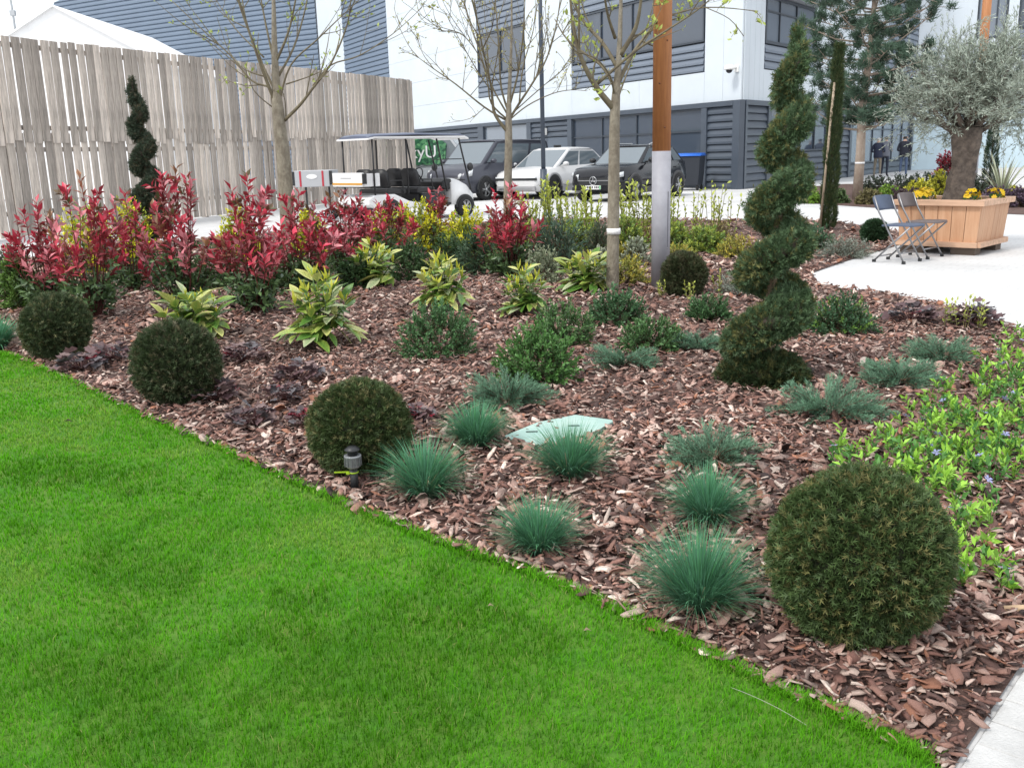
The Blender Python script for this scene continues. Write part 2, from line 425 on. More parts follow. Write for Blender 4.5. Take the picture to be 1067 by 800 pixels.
def sample_chips(D0, D1, dens, smin, smax):
    xs = [p[0] for p in bed_poly]; ys = [p[1] for p in bed_poly]
    A = (max(xs) - min(xs)) * (D1 - D0); n = int(A * dens)
    P = np.stack([rng.uniform(min(xs), max(xs), n), rng.uniform(D0, D1, n), np.zeros(n)], 1)
    P = P[inside(P, bed_poly)]
    px, py, dd = project(P); P = P[(px > -90) & (px < PXW + 110) & (py < 900)]
    P = P[~inside(P, cv) | (rng.random(len(P)) < .06)]
    n = len(P); s = smin + (smax - smin) * rng.beta(.9, 2.6, n)
    return P, s
cl = Cloud(); big = []
for (D0, D1, dens, a, b) in ((1.7, 3.2, 3900, .010, .080), (3.2, 5.0, 2300, .013, .09), (5.0, 7.5, 1150, .022, .085), (7.5, 11, 520, .035, .10), (11, 15, 200, .05, .12), (15, 22, 60, .06, .15)):
    P, s = sample_chips(D0, D1, dens, a, b)
    n = len(P); az = rng.uniform(0, 6.28, n); tl = rng.normal(0, .33, n)
    d = np.stack([np.cos(az) * np.cos(tl), np.sin(az) * np.cos(tl), np.sin(tl)], 1)
    up = np.array([0, 0, 1.0]) + rng.normal(0, .3, (n, 3)); R = frames(d, up)
    R[:, :, 0] *= np.sign(R[:, 2, 2])[:, None]; R[:, :, 2] *= np.sign(R[:, 2, 2])[:, None]
    P[:, 2] = .012 + rng.uniform(0, .022, n) + np.abs(np.sin(tl)) * s * .35
    c = CHIPCOL[rng.choice(len(CHIPCOL), n, p=CHIPP)] * rng.uniform(.72, 1.25, (n, 1)) * np.clip(1 + .22 * patch(P * 1.3 + 5), .7, 1.3)[:, None]
    if D1 <= 5.0:
        px, py, dd = project(P)
        vis = (px > 0) & (px < PXW) & (py < PXH)
        for i in np.where(vis)[0]: big.append((s[i] / dd[i], D0, i))
        keep = (P, s, R, c)
        SAVE = globals().setdefault('SAVE', {}); SAVE[D0] = keep
    else:
        k = rng.integers(0, len(CHIPS), n)
        for q in range(len(CHIPS)):
            m_ = k == q; cl.add(CHIPS[q], P[m_], R[m_], np.stack([s[m_], s[m_], s[m_] * .8], 1), c[m_] * .8, c[m_])
big.sort(reverse=True); top300 = big[:290]; taken = {}
for _, D0, i in top300: taken.setdefault(D0, set()).add(i)
chip_meshes = []
for q in range(16):
    cc = Cloud(); c = CHIPCOL[[0, 1, 2, 3, 1, 2, 0, 7, 4, 5, 1, 2, 0, 3, 1, 5][q]]
    cc.add(CHIPS[q % 12], np.zeros((1, 3)), np.eye(3)[None], np.array([[1, 1, .8]]), (c * .8)[None], c[None])
    me = cc.mesh('bark_chip'); me.materials.append(BARKCHIP); chip_meshes.append(me)
for _, D0, i in top300:
    P, s, R, c = SAVE[D0]
    o = bpy.data.objects.new('bark_chip', chip_meshes[random.randrange(16)]); COL.objects.link(o); o.parent = bed
    m4 = Matrix([[*(R[i][r] * s[i]), P[i][r]] for r in range(3)] + [[0, 0, 0, 1]]); o.matrix_local = m4
for D0, (P, s, R, c) in SAVE.items():
    n = len(P); msk = np.ones(n, bool); msk[list(taken.get(D0, []))] = False
    k = rng.integers(0, len(CHIPS), n)
    for q in range(len(CHIPS)):
        m_ = (k == q) & msk; cl.add(CHIPS[q], P[m_], R[m_], np.stack([s[m_], s[m_], s[m_] * .8], 1), c[m_] * .8, c[m_])
tag(cl.obj('bark_mulch', BARKCHIP, bed), kind='stuff')

# ---- lawn grass
gc = Cloud()
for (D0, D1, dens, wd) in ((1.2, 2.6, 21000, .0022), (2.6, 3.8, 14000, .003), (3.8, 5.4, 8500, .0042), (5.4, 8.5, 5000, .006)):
    n = int(7.0 * (D1 - D0) * dens)
    P = np.stack([rng.uniform(-5.6, 1.4, n), rng.uniform(D0, D1, n), np.full(n, .014)], 1)
    P = P[inside(P, [p + np.array([0.012, 0.012]) * 0 for p in lawn_poly])]
    px, py, dd = project(P); P = P[(px > -60) & (px < PXW + 60) & (py < 860)]
    n = len(P); q = patch(P); dry = np.clip((q - .25) * 2.2, 0, 1)[:, None] * rng.uniform(.3, 1, (n, 1))
    lush = np.clip((-q - .1) * 1.6, 0, 1)[:, None]
    j = rng.uniform(.75, 1.25, (n, 1))
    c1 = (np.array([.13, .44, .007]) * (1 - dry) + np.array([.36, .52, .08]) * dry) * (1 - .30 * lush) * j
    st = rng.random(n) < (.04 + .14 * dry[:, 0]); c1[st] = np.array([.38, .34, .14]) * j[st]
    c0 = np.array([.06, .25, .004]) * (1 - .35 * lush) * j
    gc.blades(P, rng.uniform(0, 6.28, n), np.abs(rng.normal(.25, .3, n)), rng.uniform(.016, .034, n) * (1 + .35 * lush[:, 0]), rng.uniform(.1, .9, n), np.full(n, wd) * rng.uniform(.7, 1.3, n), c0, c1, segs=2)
# overhanging fringe along the bed
n = 9000; t = rng.uniform(1, len(edge) - 1.001, n); i0 = t.astype(int); E_ = np.array(edge); f = (t - i0)[:, None]
P = E_[i0] * (1 - f) + E_[np.minimum(i0 + 1, len(edge) - 1)] * f; P = np.concatenate([P, np.full((n, 1), .012)], 1)
P[:, :2] += rng.normal(0, .012, (n, 2))
j = rng.uniform(.7, 1.3, (n, 1)); ps = np.maximum(.0022, P[:, 1:2] * .0009)[:, 0]
gc.blades(P, rng.normal(.9, 1.1, n), rng.uniform(.1, 1.0, n), rng.uniform(.025, .055, n), rng.uniform(.2, .9, n), ps, np.array([.035, .12, .006]) * j, np.array([.15, .48, .012]) * j, segs=2)
tag(gc.obj('lawn_grass', GRASSM), 'short bright green mown grass of the foreground lawn', 'grass', kind='stuff')
# fallen bits on the lawn
for (px, py, r, lab) in ((608, 657, .012, 'pale crumpled leaf lying on the lawn right of centre'), (508, 631, .010, 'small brown bark scrap on the lawn near the bed edge'), (67, 439, .02, 'dark brown leaf on the far left of the lawn')):
    p = gp(px, py, .05); c = Cloud()
    c.add(leaf_t(.6, .2, .3), np.array([[0, 0, 0.]]), frames(np.array([[1, .3, .1]]), np.array([[0, 0, 1.]])), r * 2.2, np.array([.30, .22, .15]) if r < .015 else np.array([.05, .03, .02]))
    tag(c.obj('fallen_leaf', LEAFM, None, p), lab, 'leaf', 'scraps lying on the lawn')

# ------------------------------------------------------------------ clipped plants
def ball_at(px, py, rpx, k=0.92):
    z = .3
    for _ in range(20):
        p = gp(px, py, z); r = rpx * depth_scale(p); z = k * r
    return p, r
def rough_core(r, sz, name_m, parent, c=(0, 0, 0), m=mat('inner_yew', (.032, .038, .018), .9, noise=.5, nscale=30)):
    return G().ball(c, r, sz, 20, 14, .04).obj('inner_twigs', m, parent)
def yew_ball(px, py, rpx, label, n, cols, tips, name='yew_ball', sl=.05, group='clipped yew and box balls', sz=1.0, seed_n=60):
    c, r = ball_at(px, py, rpx * .955)
    t = thing(name, label, 'shrub', (c[0], c[1], 0.01), group=group)
    C0 = np.array([0, 0, c[2] - .01])
    G().tube([(0, 0, 0), (0, 0, c[2])], [.03, .025], 8).obj('stem', BROWN, t)
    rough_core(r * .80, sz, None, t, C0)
    cl = Cloud()
    bumps = sphere_dirs(40); ba = rng.uniform(-.075, .06, 40); wob = rng.uniform(.95, 1.06, 3)
    for lay, fr in ((.86, .35), (.965, .65)):
        k = int(n * 1.45 * fr); d = sphere_dirs(k)
        b = (np.exp(-((1 - d @ bumps.T) / .06)) * ba).sum(1)
        pos = C0 + d * np.array([1, 1, sz]) * wob * (r * (lay + b + rng.normal(0, .018, k)))[:, None]
        pos[:, 2] = np.maximum(pos[:, 2], .01)
        dd = unit(d + rng.normal(0, .5, (k, 3)) + np.array([0, 0, .25]))
        patchy = .5 + .5 * np.sin(d[:, 0] * 5 + 3 * d[:, 2] + 2 * np.sin(d[:, 1] * 4))
        q = (rng.random(k) < .08 + .26 * patchy)[:, None]
        c0 = np.array(cols[0]) * rng.uniform(.7, 1.3, (k, 1)); c1 = np.where(q, np.array(tips), np.array(cols[1])) * rng.uniform(.7, 1.3, (k, 1))
        cl.add(SPRIG, pos - dd * sl * .5, frames(dd), sl * rng.uniform(.7, 1.2, k), c0, c1)
    cl.obj('foliage', NEEDLEM, t)
    return t
YG = ((.036, .062, .022), (.080, .13, .042))
yew_ball(895, 580, 95, 'large dark clipped yew ball at the near right corner of the bed', 8500, YG, (.19, .175, .065), sl=.034)
yew_ball(375, 446, 55, 'clipped yew ball with a solar stake light in front of it', 5200, ((.036, .058, .02), (.07, .105, .036)), (.18, .165, .07), sl=.038)
yew_ball(185, 380, 45, 'clipped dark ball shrub second from the left along the lawn', 4600, ((.035, .052, .024), (.062, .09, .038)), (.16, .14, .08), sl=.042)
yew_ball(59, 341, 38, 'leftmost clipped ball shrub at the lawn edge beside the red shrubs', 4200, ((.036, .055, .025), (.066, .096, .04)), (.16, .155, .07), sl=.042)
yew_ball(712, 287, 25, 'small clipped ball shrub at the foot of the timber and steel post', 3200, ((.032, .044, .02), (.062, .078, .034)), (.10, .085, .045), sl=.05)
yew_ball(911, 242, 13.5, 'small round box ball on the paving edge beside the folding chairs', 2600, ((.025, .055, .025), (.04, .085, .038)), (.05, .11, .05), name='box_ball', sl=.05)

def spiral(P, h, rb, rt, turns, label, n, lean=(0, 0), base_r=None, ph0=2.6, sl=.06, cols=YG, tips=(.11, .10, .035), name='spiral_topiary', exp=.75, zfrac0=.06):
    t = thing(name, label, 'topiary', P, group='spiral topiaries')
    lean = np.array([lean[0], lean[1], 0.])
    ax = lambda z: np.outer(z / h, lean) + np.stack([0 * z, 0 * z, z], 1)
    zz = np.linspace(0, h * .97, 9); a = ax(zz)
    G().tube([tuple(p) for p in a], [.045 * (1 - .75 * k / 8) * rb / .3 for k in range(9)], 8).obj('trunk', mat('topiary_bark', (.16, .11, .075), .9, noise=.4, nscale=20), t)
    def helix(u):
        z = h * (zfrac0 + (.97 - zfrac0) * u ** .87); f = z / h; R = rb * (1 - f) ** exp * .98 + rt
        th = ph0 + 2 * math.pi * turns * u
        pitch = h * .93 / turns * .87 * np.maximum(u, .08) ** -.13
        return z, R, th, pitch
    # swept core
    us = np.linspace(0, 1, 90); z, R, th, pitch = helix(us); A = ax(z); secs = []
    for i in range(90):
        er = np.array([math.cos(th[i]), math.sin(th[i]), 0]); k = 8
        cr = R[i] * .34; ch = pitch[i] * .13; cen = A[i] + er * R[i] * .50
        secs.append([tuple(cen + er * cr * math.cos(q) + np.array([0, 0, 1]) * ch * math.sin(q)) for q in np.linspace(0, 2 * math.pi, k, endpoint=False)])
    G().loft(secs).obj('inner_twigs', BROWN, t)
    cl = Cloud()
    u = rng.random(int(n * 2.2)) ** 1.0; z, R, th, pitch = helix(u)
    pick = rng.random(len(u)) < np.clip((R / rb) ** 1.1 + .05, 0, 1); u = u[pick]; z, R, th, pitch = z[pick], R[pick], th[pick], pitch[pick]
    k = len(u); q = rng.uniform(-np.pi, np.pi, k)
    er = np.stack([np.cos(th), np.sin(th), 0 * th], 1); ez = np.array([0, 0, 1.0])
    nrm = er * np.cos(q)[:, None] + ez * np.sin(q)[:, None]
    lump = 1 + .05 * np.sin(th * 3.3 + q * 2) + .04 * np.sin(th * 7.1)
    pos = ax(z) + er * (R * .52)[:, None] + er * (np.cos(q) * R * .45 * lump)[:, None] + ez * (np.sin(q) * pitch * .225 * lump - .09 * pitch * np.cos(q))[:, None]
    pos += rng.normal(0, .012, (k, 3)); pos[:, 2] = np.maximum(pos[:, 2], .02)
    d = unit(nrm + rng.normal(0, .45, (k, 3)) + ez * .25)
    br = (rng.random(k) < .10 + .28 * (np.sin(th * 1.7 + z * 5) > .3))[:, None]
    c0 = np.array(cols[0]) * rng.uniform(.7, 1.3, (k, 1)); c1 = np.where(br, np.array(tips), np.array(cols[1])) * rng.uniform(.7, 1.35, (k, 1))
    cl.add(SPRIG, pos - d * sl * .4, frames(d), sl * rng.uniform(.7, 1.35, k), c0, c1)
    cl.obj('foliage', NEEDLEM, t)
    return t
P = gp(795, 398); s = depth_scale(P)
sp = spiral((P[0], P[1], .01), float(at_y(836, 33, P[1] + .05)[2]), .262, .03, 5.0, 'tall dark yew spiral topiary standing in the bark bed', 19000, lean=(.14, .05), ph0=1.2, sl=.040,
       cols=((.045, .078, .036), (.09, .152, .07)), tips=(.19, .18, .06))
# low skirt of growth round the foot of the big spiral
sk = Cloud(); k = 2600; d = sphere_dirs(k, -.05); pos = d * np.array([.245, .245, .15]) * rng.uniform(.85, 1.03, (k, 1)); pos[:, 2] += .01
dd = unit(d + rng.normal(0, .5, (k, 3)) + np.array([0, 0, .2])); br = rng.random((k, 1)) < .3
sk.add(SPRIG, pos, frames(dd), .055 * rng.uniform(.7, 1.2, k), np.array([.026, .044, .018]) * rng.uniform(.7, 1.3, (k, 1)), np.where(br, np.array([.10, .10, .035]), np.array([.045, .075, .03])))
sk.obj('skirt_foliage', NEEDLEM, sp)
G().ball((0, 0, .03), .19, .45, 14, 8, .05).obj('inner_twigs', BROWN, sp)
P = at_y(163, 262, 14.6)
spiral((P[0], P[1], .01), float(at_y(158, 84, 14.6)[2]), .25, .06, 4.4, 'slim dark spiral topiary among the red shrubs by the fence', 7000, lean=(-.05, 0), ph0=2.2, sl=.06, cols=((.038, .054, .036), (.062, .088, .055)), tips=(.12, .10, .06))

# ------------------------------------------------------------------ grasses and junipers
def fescue(px, py, wpx, label, n=1150, hk=.62, group='blue fescue tufts', green=0.0):
    P = gp(px, py); r = wpx / 2 * depth_scale(P)
    t = thing('fescue_tuft', label, 'ornamental grass', (P[0], P[1], .012), group=group)
    cl = Cloud(); a = rng.uniform(0, 6.28, n); rr = r * .28 * np.sqrt(rng.random(n))
    base = np.stack([rr * np.cos(a), rr * np.sin(a), np.zeros(n)], 1)
    tilt = np.clip(rr / (r * .28) * .85 + rng.normal(0, .18, n), 0, 1.3); az = a + rng.normal(0, .35, n)
    ln = r * rng.uniform(1.1, 1.3) * rng.uniform(.6, 1.3, n); j = rng.uniform(.7, 1.3, (n, 1))
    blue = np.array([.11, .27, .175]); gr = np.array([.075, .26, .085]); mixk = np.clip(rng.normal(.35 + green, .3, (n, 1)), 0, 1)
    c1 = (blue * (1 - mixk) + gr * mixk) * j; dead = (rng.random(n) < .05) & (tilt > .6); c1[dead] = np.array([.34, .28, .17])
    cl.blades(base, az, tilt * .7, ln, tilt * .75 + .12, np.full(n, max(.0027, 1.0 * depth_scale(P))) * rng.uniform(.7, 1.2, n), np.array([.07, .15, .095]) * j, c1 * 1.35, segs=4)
    k = n // 7; a = rng.uniform(0, 6.28, k)        # dry outer blades lying on the mulch
    base = np.stack([r * .2 * np.cos(a), r * .2 * np.sin(a), np.full(k, .02)], 1)
    j = rng.uniform(.6, 1.2, (k, 1))
    cl.blades(base, a, rng.uniform(1.0, 1.35, k), r * rng.uniform(.7, 1.15, k), rng.uniform(.1, .35, k), np.full(k, .0022), np.array([.2, .19, .13]) * j, np.where(rng.random((k, 1)) < .5, np.array([.16, .24, .18]), np.array([.33, .28, .18])) * j, segs=3)
    cl.obj('blades', GRASSM, t)
    return t
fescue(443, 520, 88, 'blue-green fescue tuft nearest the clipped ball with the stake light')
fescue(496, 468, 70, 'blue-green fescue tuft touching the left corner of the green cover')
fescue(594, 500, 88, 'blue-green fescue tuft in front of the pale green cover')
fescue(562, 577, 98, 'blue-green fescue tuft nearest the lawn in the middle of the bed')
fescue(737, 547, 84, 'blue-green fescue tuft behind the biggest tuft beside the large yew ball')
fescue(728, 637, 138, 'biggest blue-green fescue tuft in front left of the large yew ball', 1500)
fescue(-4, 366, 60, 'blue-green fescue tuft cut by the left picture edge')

def juniper(px, py, wpx, label, hk=.42, n=75, col=(.125, .235, .15), group='spreading blue junipers', squash=.8):
    P = gp(px, py); r = wpx / 2 * depth_scale(P)
    t = thing('juniper', label, 'juniper', (P[0], P[1], .012), group=group)
    cl = Cloud(); a = rng.uniform(0, 6.28, n); tl = rng.uniform(.18, 1.0, n)
    d = np.stack([np.cos(a) * np.cos(tl), np.sin(a) * np.cos(tl) * squash, np.sin(tl) * hk * 1.7], 1)
    base = np.stack([r * .12 * np.cos(a), r * .12 * np.sin(a), np.full(n, .02)], 1)
    ln = r * rng.uniform(.55, 1.0, n); j = rng.uniform(.75, 1.25, (n, 1)); c = np.array(col) * j
    cl.shoots(base, d, ln, 26, r * .16, TIGHT, c * .75, c * 1.15, ang=.75, droop=.22, start=.18, wood=(.12, .08, .05), r=.004, size_tip=.8)
    cl.obj('foliage', NEEDLEM, t)
juniper(530, 425, 100, 'spreading blue juniper between a fescue tuft and the leafy green bush', hk=.55)
juniper(742, 485, 112, 'spreading blue juniper behind the two fescue tufts right of centre')
juniper(650, 384, 76, 'spreading juniper just below the banded tree trunk')
juniper(728, 366, 62, 'spreading juniper left of the tall spiral topiary')
juniper(866, 436, 116, 'broad blue juniper at the right foot of the tall spiral topiary')
juniper(936, 402, 92, 'middle blue juniper in the row of three right of the spiral')
juniper(980, 378, 78, 'farthest right blue juniper near the dead-stemmed perennials')

# ------------------------------------------------------------------ leafy shrubs
def bush(px, py, wpx, hpx, label, c0, c1, name='shrub', n=130, leaf=.022, nl=16, T=DIAMOND, shoot=.3, ang=.9, mt=LEAFM, group=None, cat='shrub', zmin=.02, tipmix=None, flowers=None, droop=.05, lean=0., cj=.25, fill=True, start=.15):
    n = int(n * 1.7); leaf = leaf * 1.2; hpx *= 1.2
    P = gp(px, py); s = depth_scale(P); r = wpx / 2 * s; h = hpx * s
    t = thing(name, label, cat, (P[0], P[1], .012), group=group)
    cl = Cloud(); d = sphere_dirs(n, zmin); S = np.array([r, r * .9, h])
    tipp = d * S * rng.uniform(.72, 1.08, (n, 1)); sd = unit(d * np.array([1, 1, 1.0]) + rng.normal(0, .3, (n, 3)) + np.array([0, 0, .5]))
    L_ = shoot * max(r, h * .7) * rng.uniform(.7, 1.3, n); base = tipp - sd * L_[:, None]; base[:, 2] = np.maximum(base[:, 2], .01)
    C1 = np.array(c1) * np.ones((n, 1)); C0 = np.array(c0) * np.ones((n, 1))
    if tipmix is not None:
        q = rng.random((n, 1)) < tipmix[1]; C1 = np.where(q, np.array(tipmix[0]), C1)
    cl.shoots(base, tipp - base, np.linalg.norm(tipp - base, axis=1), nl, leaf, T, C0, C1, ang=ang, droop=droop, start=start, cj=cj, r=max(.0015, s * .25))
    k = min(n, 26); cl.sticks(np.zeros((k, 3)) + rng.normal(0, .02, (k, 3)) * np.array([1, 1, 0]), base[:k], s * .45, s * .3, np.array([.09, .06, .04]))
    cl.obj('foliage', mt, t)
    if flowers:
        fc, nf, fs = flowers; fl = Cloud(); d2 = sphere_dirs(nf, .15); pos = d2 * S * 1.03
        for qq in range(5):
            an = qq * 1.2566; R = frames(np.stack([np.cos(an) + 0 * pos[:, 0], np.sin(an) + 0 * pos[:, 0], .5 + 0 * pos[:, 0]], 1), np.array([[0, 0, 1.]]) + 0 * pos)
            fl.add(T_from([(0, 0, 0), (-.4, .6, .05), (.4, .6, .05), (0, 1, 0)], [(0, 2, 1), (1, 2, 3)]), pos, R, fs, np.array(fc) * rng.uniform(.85, 1.1, (nf, 1)))
        tag(fl.obj('flowers', LEAFM, t), kind='stuff')
    return t
DG = (.035, .075, .025); MG = (.06, .14, .045)
GB = 'small-leaved green bushes in the bark bed'
bush(457, 372, 92, 50, 'rounded small-leaved green bush below the yellow laurel', DG, (0.091, 0.208, 0.078), 'green_bush', 170, .024, 18, group=GB, shoot=.5)
bush(560, 398, 96, 50, 'larger bright green leafy bush left of the juniper under the trunk', DG, (0.098, 0.234, 0.058), 'green_bush', 170, .026, 18, group=GB, shoot=.5)
bush(585, 360, 74, 40, 'green leafy bush just behind the larger bright green bush', DG, (0.098, 0.208, 0.065), 'green_bush', 120, .026, 16, group=GB, shoot=.5)
bush(641, 338, 70, 32, 'low dark green bush at the foot of the banded trunk', DG, (0.072, 0.169, 0.072), 'green_bush', 120, .028, 16, group=GB, shoot=.5)
bush(678, 366, 72, 30, 'low green bush between the banded trunk and the spiral', DG, (0.091, 0.195, 0.065), 'green_bush', 120, .026, 16, group=GB, shoot=.5)
bush(738, 335, 50, 26, 'feathery green bush tucked against the left of the spiral', DG, (.07, .16, .06), 'green_bush', 90, .028, 14, group=GB, shoot=.6)
for px, py, w_, h_, lab in ((428, 292, 54, 34, 'dark green filler bush between the shaded laurel and the pale yellow laurel'), (470, 280, 46, 30, 'dark green filler bush behind the pale yellow laurel'), (375, 300, 50, 30, 'dark green filler bush under the dense red shrubs'), (520, 262, 44, 30, 'dark green filler bush behind the separate red shrub'), (300, 300, 60, 34, 'dark green filler bush below the grey trunk by the fence'), (226, 300, 60, 34, 'dark green filler bush between the two tall red shrubs'), (165, 296, 56, 32, 'dark green filler bush at the foot of the slim spiral')):
    bush(px, py, w_, h_, lab, DG, (.06, .12, .045), 'filler_bush', 110, .04, 14, group='dark green filler bushes', shoot=.5)
bush(876, 348, 78, 34, 'green bush right of the spiral at the paving edge', DG, (.06, .14, .065), 'green_bush', 150, .026, 16, group=GB, shoot=.6, tipmix=((.16, .30, .05), .15))

# spotted laurels, every leaf its own piece
def laurel_leaf_meshes():
    out = []
    pal = [((.07, .17, .03), (.14, .27, .04)), ((.20, .32, .06), (.54, .54, .14)), ((.40, .44, .13), (.72, .66, .27)), ((.12, .24, .04), (.34, .42, .08)), ((.28, .36, .18), (.62, .62, .38)), ((.09, .21, .04), (.24, .36, .07))]
    for c0, c1 in pal:
        W = .43; v = []; cols = []; prof = [(0, .02), (.18, .62), (.42, 1.0), (.68, .82), (.88, .38), (1, .02)]
        for y, ww in prof:
            zc = -.22 * y * y
            for sx in (-1, 0, 1):
                v.append((sx * W / 2 * ww, y, zc + abs(sx) * .05 * ww)); cols.append(c0 if sx == 0 else [c0[q] * .35 + c1[q] * .65 for q in range(3)])
        t = []
        for i in range(5):
            for b in (0, 1):
                p = 3 * i + b; t += [(p, p + 1, p + 4), (p, p + 4, p + 3)]
        cl = Cloud(); cl.raw(np.array(v, float), np.array(t), np.array(cols, float)); me = cl.mesh('leaf')
        me.polygons.foreach_set('use_smooth', [True] * len(me.polygons)); me.materials.append(mat('laurel_leaf', attr=True, rough=.35, transl=.12, noise=.55, nscale=26, spec=.5)); out.append(me)
    return out
LL = laurel_leaf_meshes()
def laurel(px, py, wpx, hpx, label, nleaf=44, leafk=.40, yellow=.5):
    P = gp(px, py); s = depth_scale(P); r = wpx / 2 * s; h = hpx * s
    t = thing('spotted_laurel', label, 'shrub', (P[0], P[1], .012), group='yellow variegated laurels')
    tips = []
    ns = 16; nleaf = int(nleaf * 2.1); leafk *= .78
    g = G()
    for i in range(ns):
        a = i * 2.4; rr = r * .66 * math.sqrt((i + .5) / ns); hh = h * (1.05 - .5 * (i / ns)) * random.uniform(.85, 1.05)
        p1 = (rr * math.cos(a), rr * math.sin(a), hh * .8); tips.append(p1)
        g.tube([(0, 0, 0), (p1[0] * .5, p1[1] * .5, p1[2] * .55), p1], [.008, .006, .004], 5)
    g.obj('stems', mat('laurel_stem', (.07, .12, .03), .6), t)
    bud = Cloud()
    for k in range(nleaf):
        tp = tips[k % ns]; lev = (k // ns) / max(1, nleaf / ns - 1); a = k * 2.39996 + random.uniform(-.4, .4)
        el = .7 - 1.0 * lev + random.uniform(-.35, .3); L_ = leafk * r * random.uniform(.8, 1.25) * (1.25 if lev > .5 else .95)
        base = Vector((tp[0] * (1 - .15 * lev), tp[1] * (1 - .15 * lev), tp[2] * (1 - .62 * lev)))
        d = Vector((math.cos(a) * math.cos(el), math.sin(a) * math.cos(el), math.sin(el))); up = Vector((0, 0, 1)) + Vector((random.uniform(-.4, .4), random.uniform(-.4, .4), 0))
        x = d.cross(up).normalized(); z = x.cross(d)
        me = LL[random.choices(range(6), [2, 3 * yellow * 2, 3 * yellow * 2, 3, 1.6, 2.2])[0]]
        o = bpy.data.objects.new('leaf', me); COL.objects.link(o); o.parent = t
        o.matrix_local = Matrix([[x[q] * L_, d[q] * L_, z[q] * L_, base[q]] for q in range(3)] + [[0, 0, 0, 1]])
    tp = np.array(tips)
    for q in range(2):
        n = len(tp); bud.add(LANCE, tp + np.array([0, 0, .0]), frames(np.array([[0, 0, 1.]]) + rng.normal(0, .25, (n, 3))), h * .17 * rng.uniform(.6, 1.2, n), np.array([.35, .42, .04]), np.array([.75, .68, .08]))
        bud.add(LANCE, tp, frames(np.array([[0, 0, 1.]]) + rng.normal(0, .3, (n, 3))), h * .19 * rng.uniform(.6, 1.2, n), np.array([.3, .4, .04]), np.array([.7, .64, .08]))
    tag(bud.obj('new_growth', LEAFM, t), kind='stuff')
laurel(203, 352, 92, 52, 'yellow-splashed laurel behind the second clipped ball by the lawn', 72, .62)
laurel(337, 362, 92, 85, 'bright spotted laurel with yellow buds above the third clipped ball', 84, .55, .4)
laurel(462, 325, 70, 66, 'pale yellow laurel directly behind the rounded green bush', 80, .55, .7)
laurel(546, 330, 62, 56, 'dark-leaved laurel with upright yellow buds left of the banded trunk', 72, .58, .3)
laurel(610, 305, 74, 46, 'yellow laurel immediately left of the banded trunk', 72, .6, .8)
laurel(392, 300, 66, 52, 'shaded laurel tucked among the red shrubs', 60, .55, .4)

# red-tipped photinias
def photinia(px, py, top, wpx, label, n=30):
    P = gp(px, py); s = depth_scale(P); r = wpx / 2 * s; h = (py - top) * s
    t = thing('red_tipped_shrub', label, 'shrub', (P[0], P[1], .012), group='red-tipped photinia shrubs')
    a = rng.uniform(0, 6.28, n); q = np.sqrt(rng.random(n)); tipp = np.stack([r * q * np.cos(a), r * q * np.sin(a) * .8, h * (.95 - .42 * q ** 1.5) * rng.uniform(.55, 1.08, n)], 1)
    tipp[0] = (0.02, 0, h); tipp[1] = (-r * .3, 0, h * .93); tipp[2] = (r * .35, 0, h * .88)
    base = tipp * np.array([.18, .18, 0]) + np.array([0, 0, .02]); cl = Cloud(); mid = tipp * np.array([.62, .62, .55]); mid[:, :2] += rng.normal(0, .03, (n, 2))
    cl.sticks(base, mid, .008, .006, np.array([.10, .035, .03])); cl.sticks(mid, tipp, .006, .003, np.array([.16, .03, .03]))
    cl.obj('stems', NEEDLEM, t)
    rd = Cloud(); nb = 2
    red = np.array([.50, .038, .072]); dk = np.array([.26, .055, .06]); pk = np.array([.57, .20, .23])
    rr_ = rng.random((n, 1)); c1 = np.where(rr_ < .33, pk, np.where(rr_ < .46, np.array([.24, .13, .06]), red)) * rng.uniform(.8, 1.3, (n, 1))
    L_ = np.linalg.norm(tipp - mid, axis=1); st = tipp - (tipp - mid) * np.minimum(1, .34 / L_)[:, None] * .8
    rd.shoots(st, tipp - st, np.linalg.norm(tipp - st, axis=1), 12, .112, NARROW, dk, c1, ang=1.0, start=.0, jit=.28, stick=False, cj=.3)
    # side shoots
    m = int(n * 1.1); i = rng.integers(0, n, m); f = rng.uniform(.3, .95, (m, 1)); b2 = mid[i] * (1 - f) + tipp[i] * f; aa = rng.uniform(0, 6.28, m)
    d2 = np.stack([np.cos(aa), np.sin(aa), rng.uniform(.5, 1.4, m)], 1)
    c2 = np.where(rng.random((m, 1)) < .6, red * .9, np.array([.10, .10, .04])) * rng.uniform(.7, 1.25, (m, 1))
    rd.shoots(b2, d2, rng.uniform(.06, .15, m), 7, .09, NARROW, dk, c2, ang=.95, start=.2, stick=False, cj=.3)
    rd.obj('red_leaves', GLOSSLEAF, t)
    gr = Cloud(); m = n * 4; i = rng.integers(0, n, m); f = rng.uniform(.05, .8, (m, 1)); b2 = base[i] * (1 - f) + mid[i] * f
    aa = rng.uniform(0, 6.28, m); d2 = np.stack([np.cos(aa), np.sin(aa), rng.uniform(.1, .9, m)], 1); b2 = b2 + d2 * rng.uniform(0, .12, (m, 1)) * np.array([1, 1, .3])
    gr.shoots(b2, d2, rng.uniform(.06, .16, m), 6, .08, LEAF, np.array([.04, .08, .035]), np.array([.10, .17, .06]), ang=1.0, start=.1, stick=False, cj=.35)
    gr.obj('green_leaves', GLOSSLEAF, t)
photinia(52, 322, 214, 84, 'leftmost red-leaved shrub behind the first clipped ball', 26)
photinia(100, 332, 190, 82, 'tall red-leaved shrub second from the left', 28)
photinia(140, 305, 206, 66, 'lower red-leaved shrub just left of the slim spiral', 20)
photinia(196, 322, 182, 92, 'tall red-leaved shrub in front of the slim spiral topiary', 32)
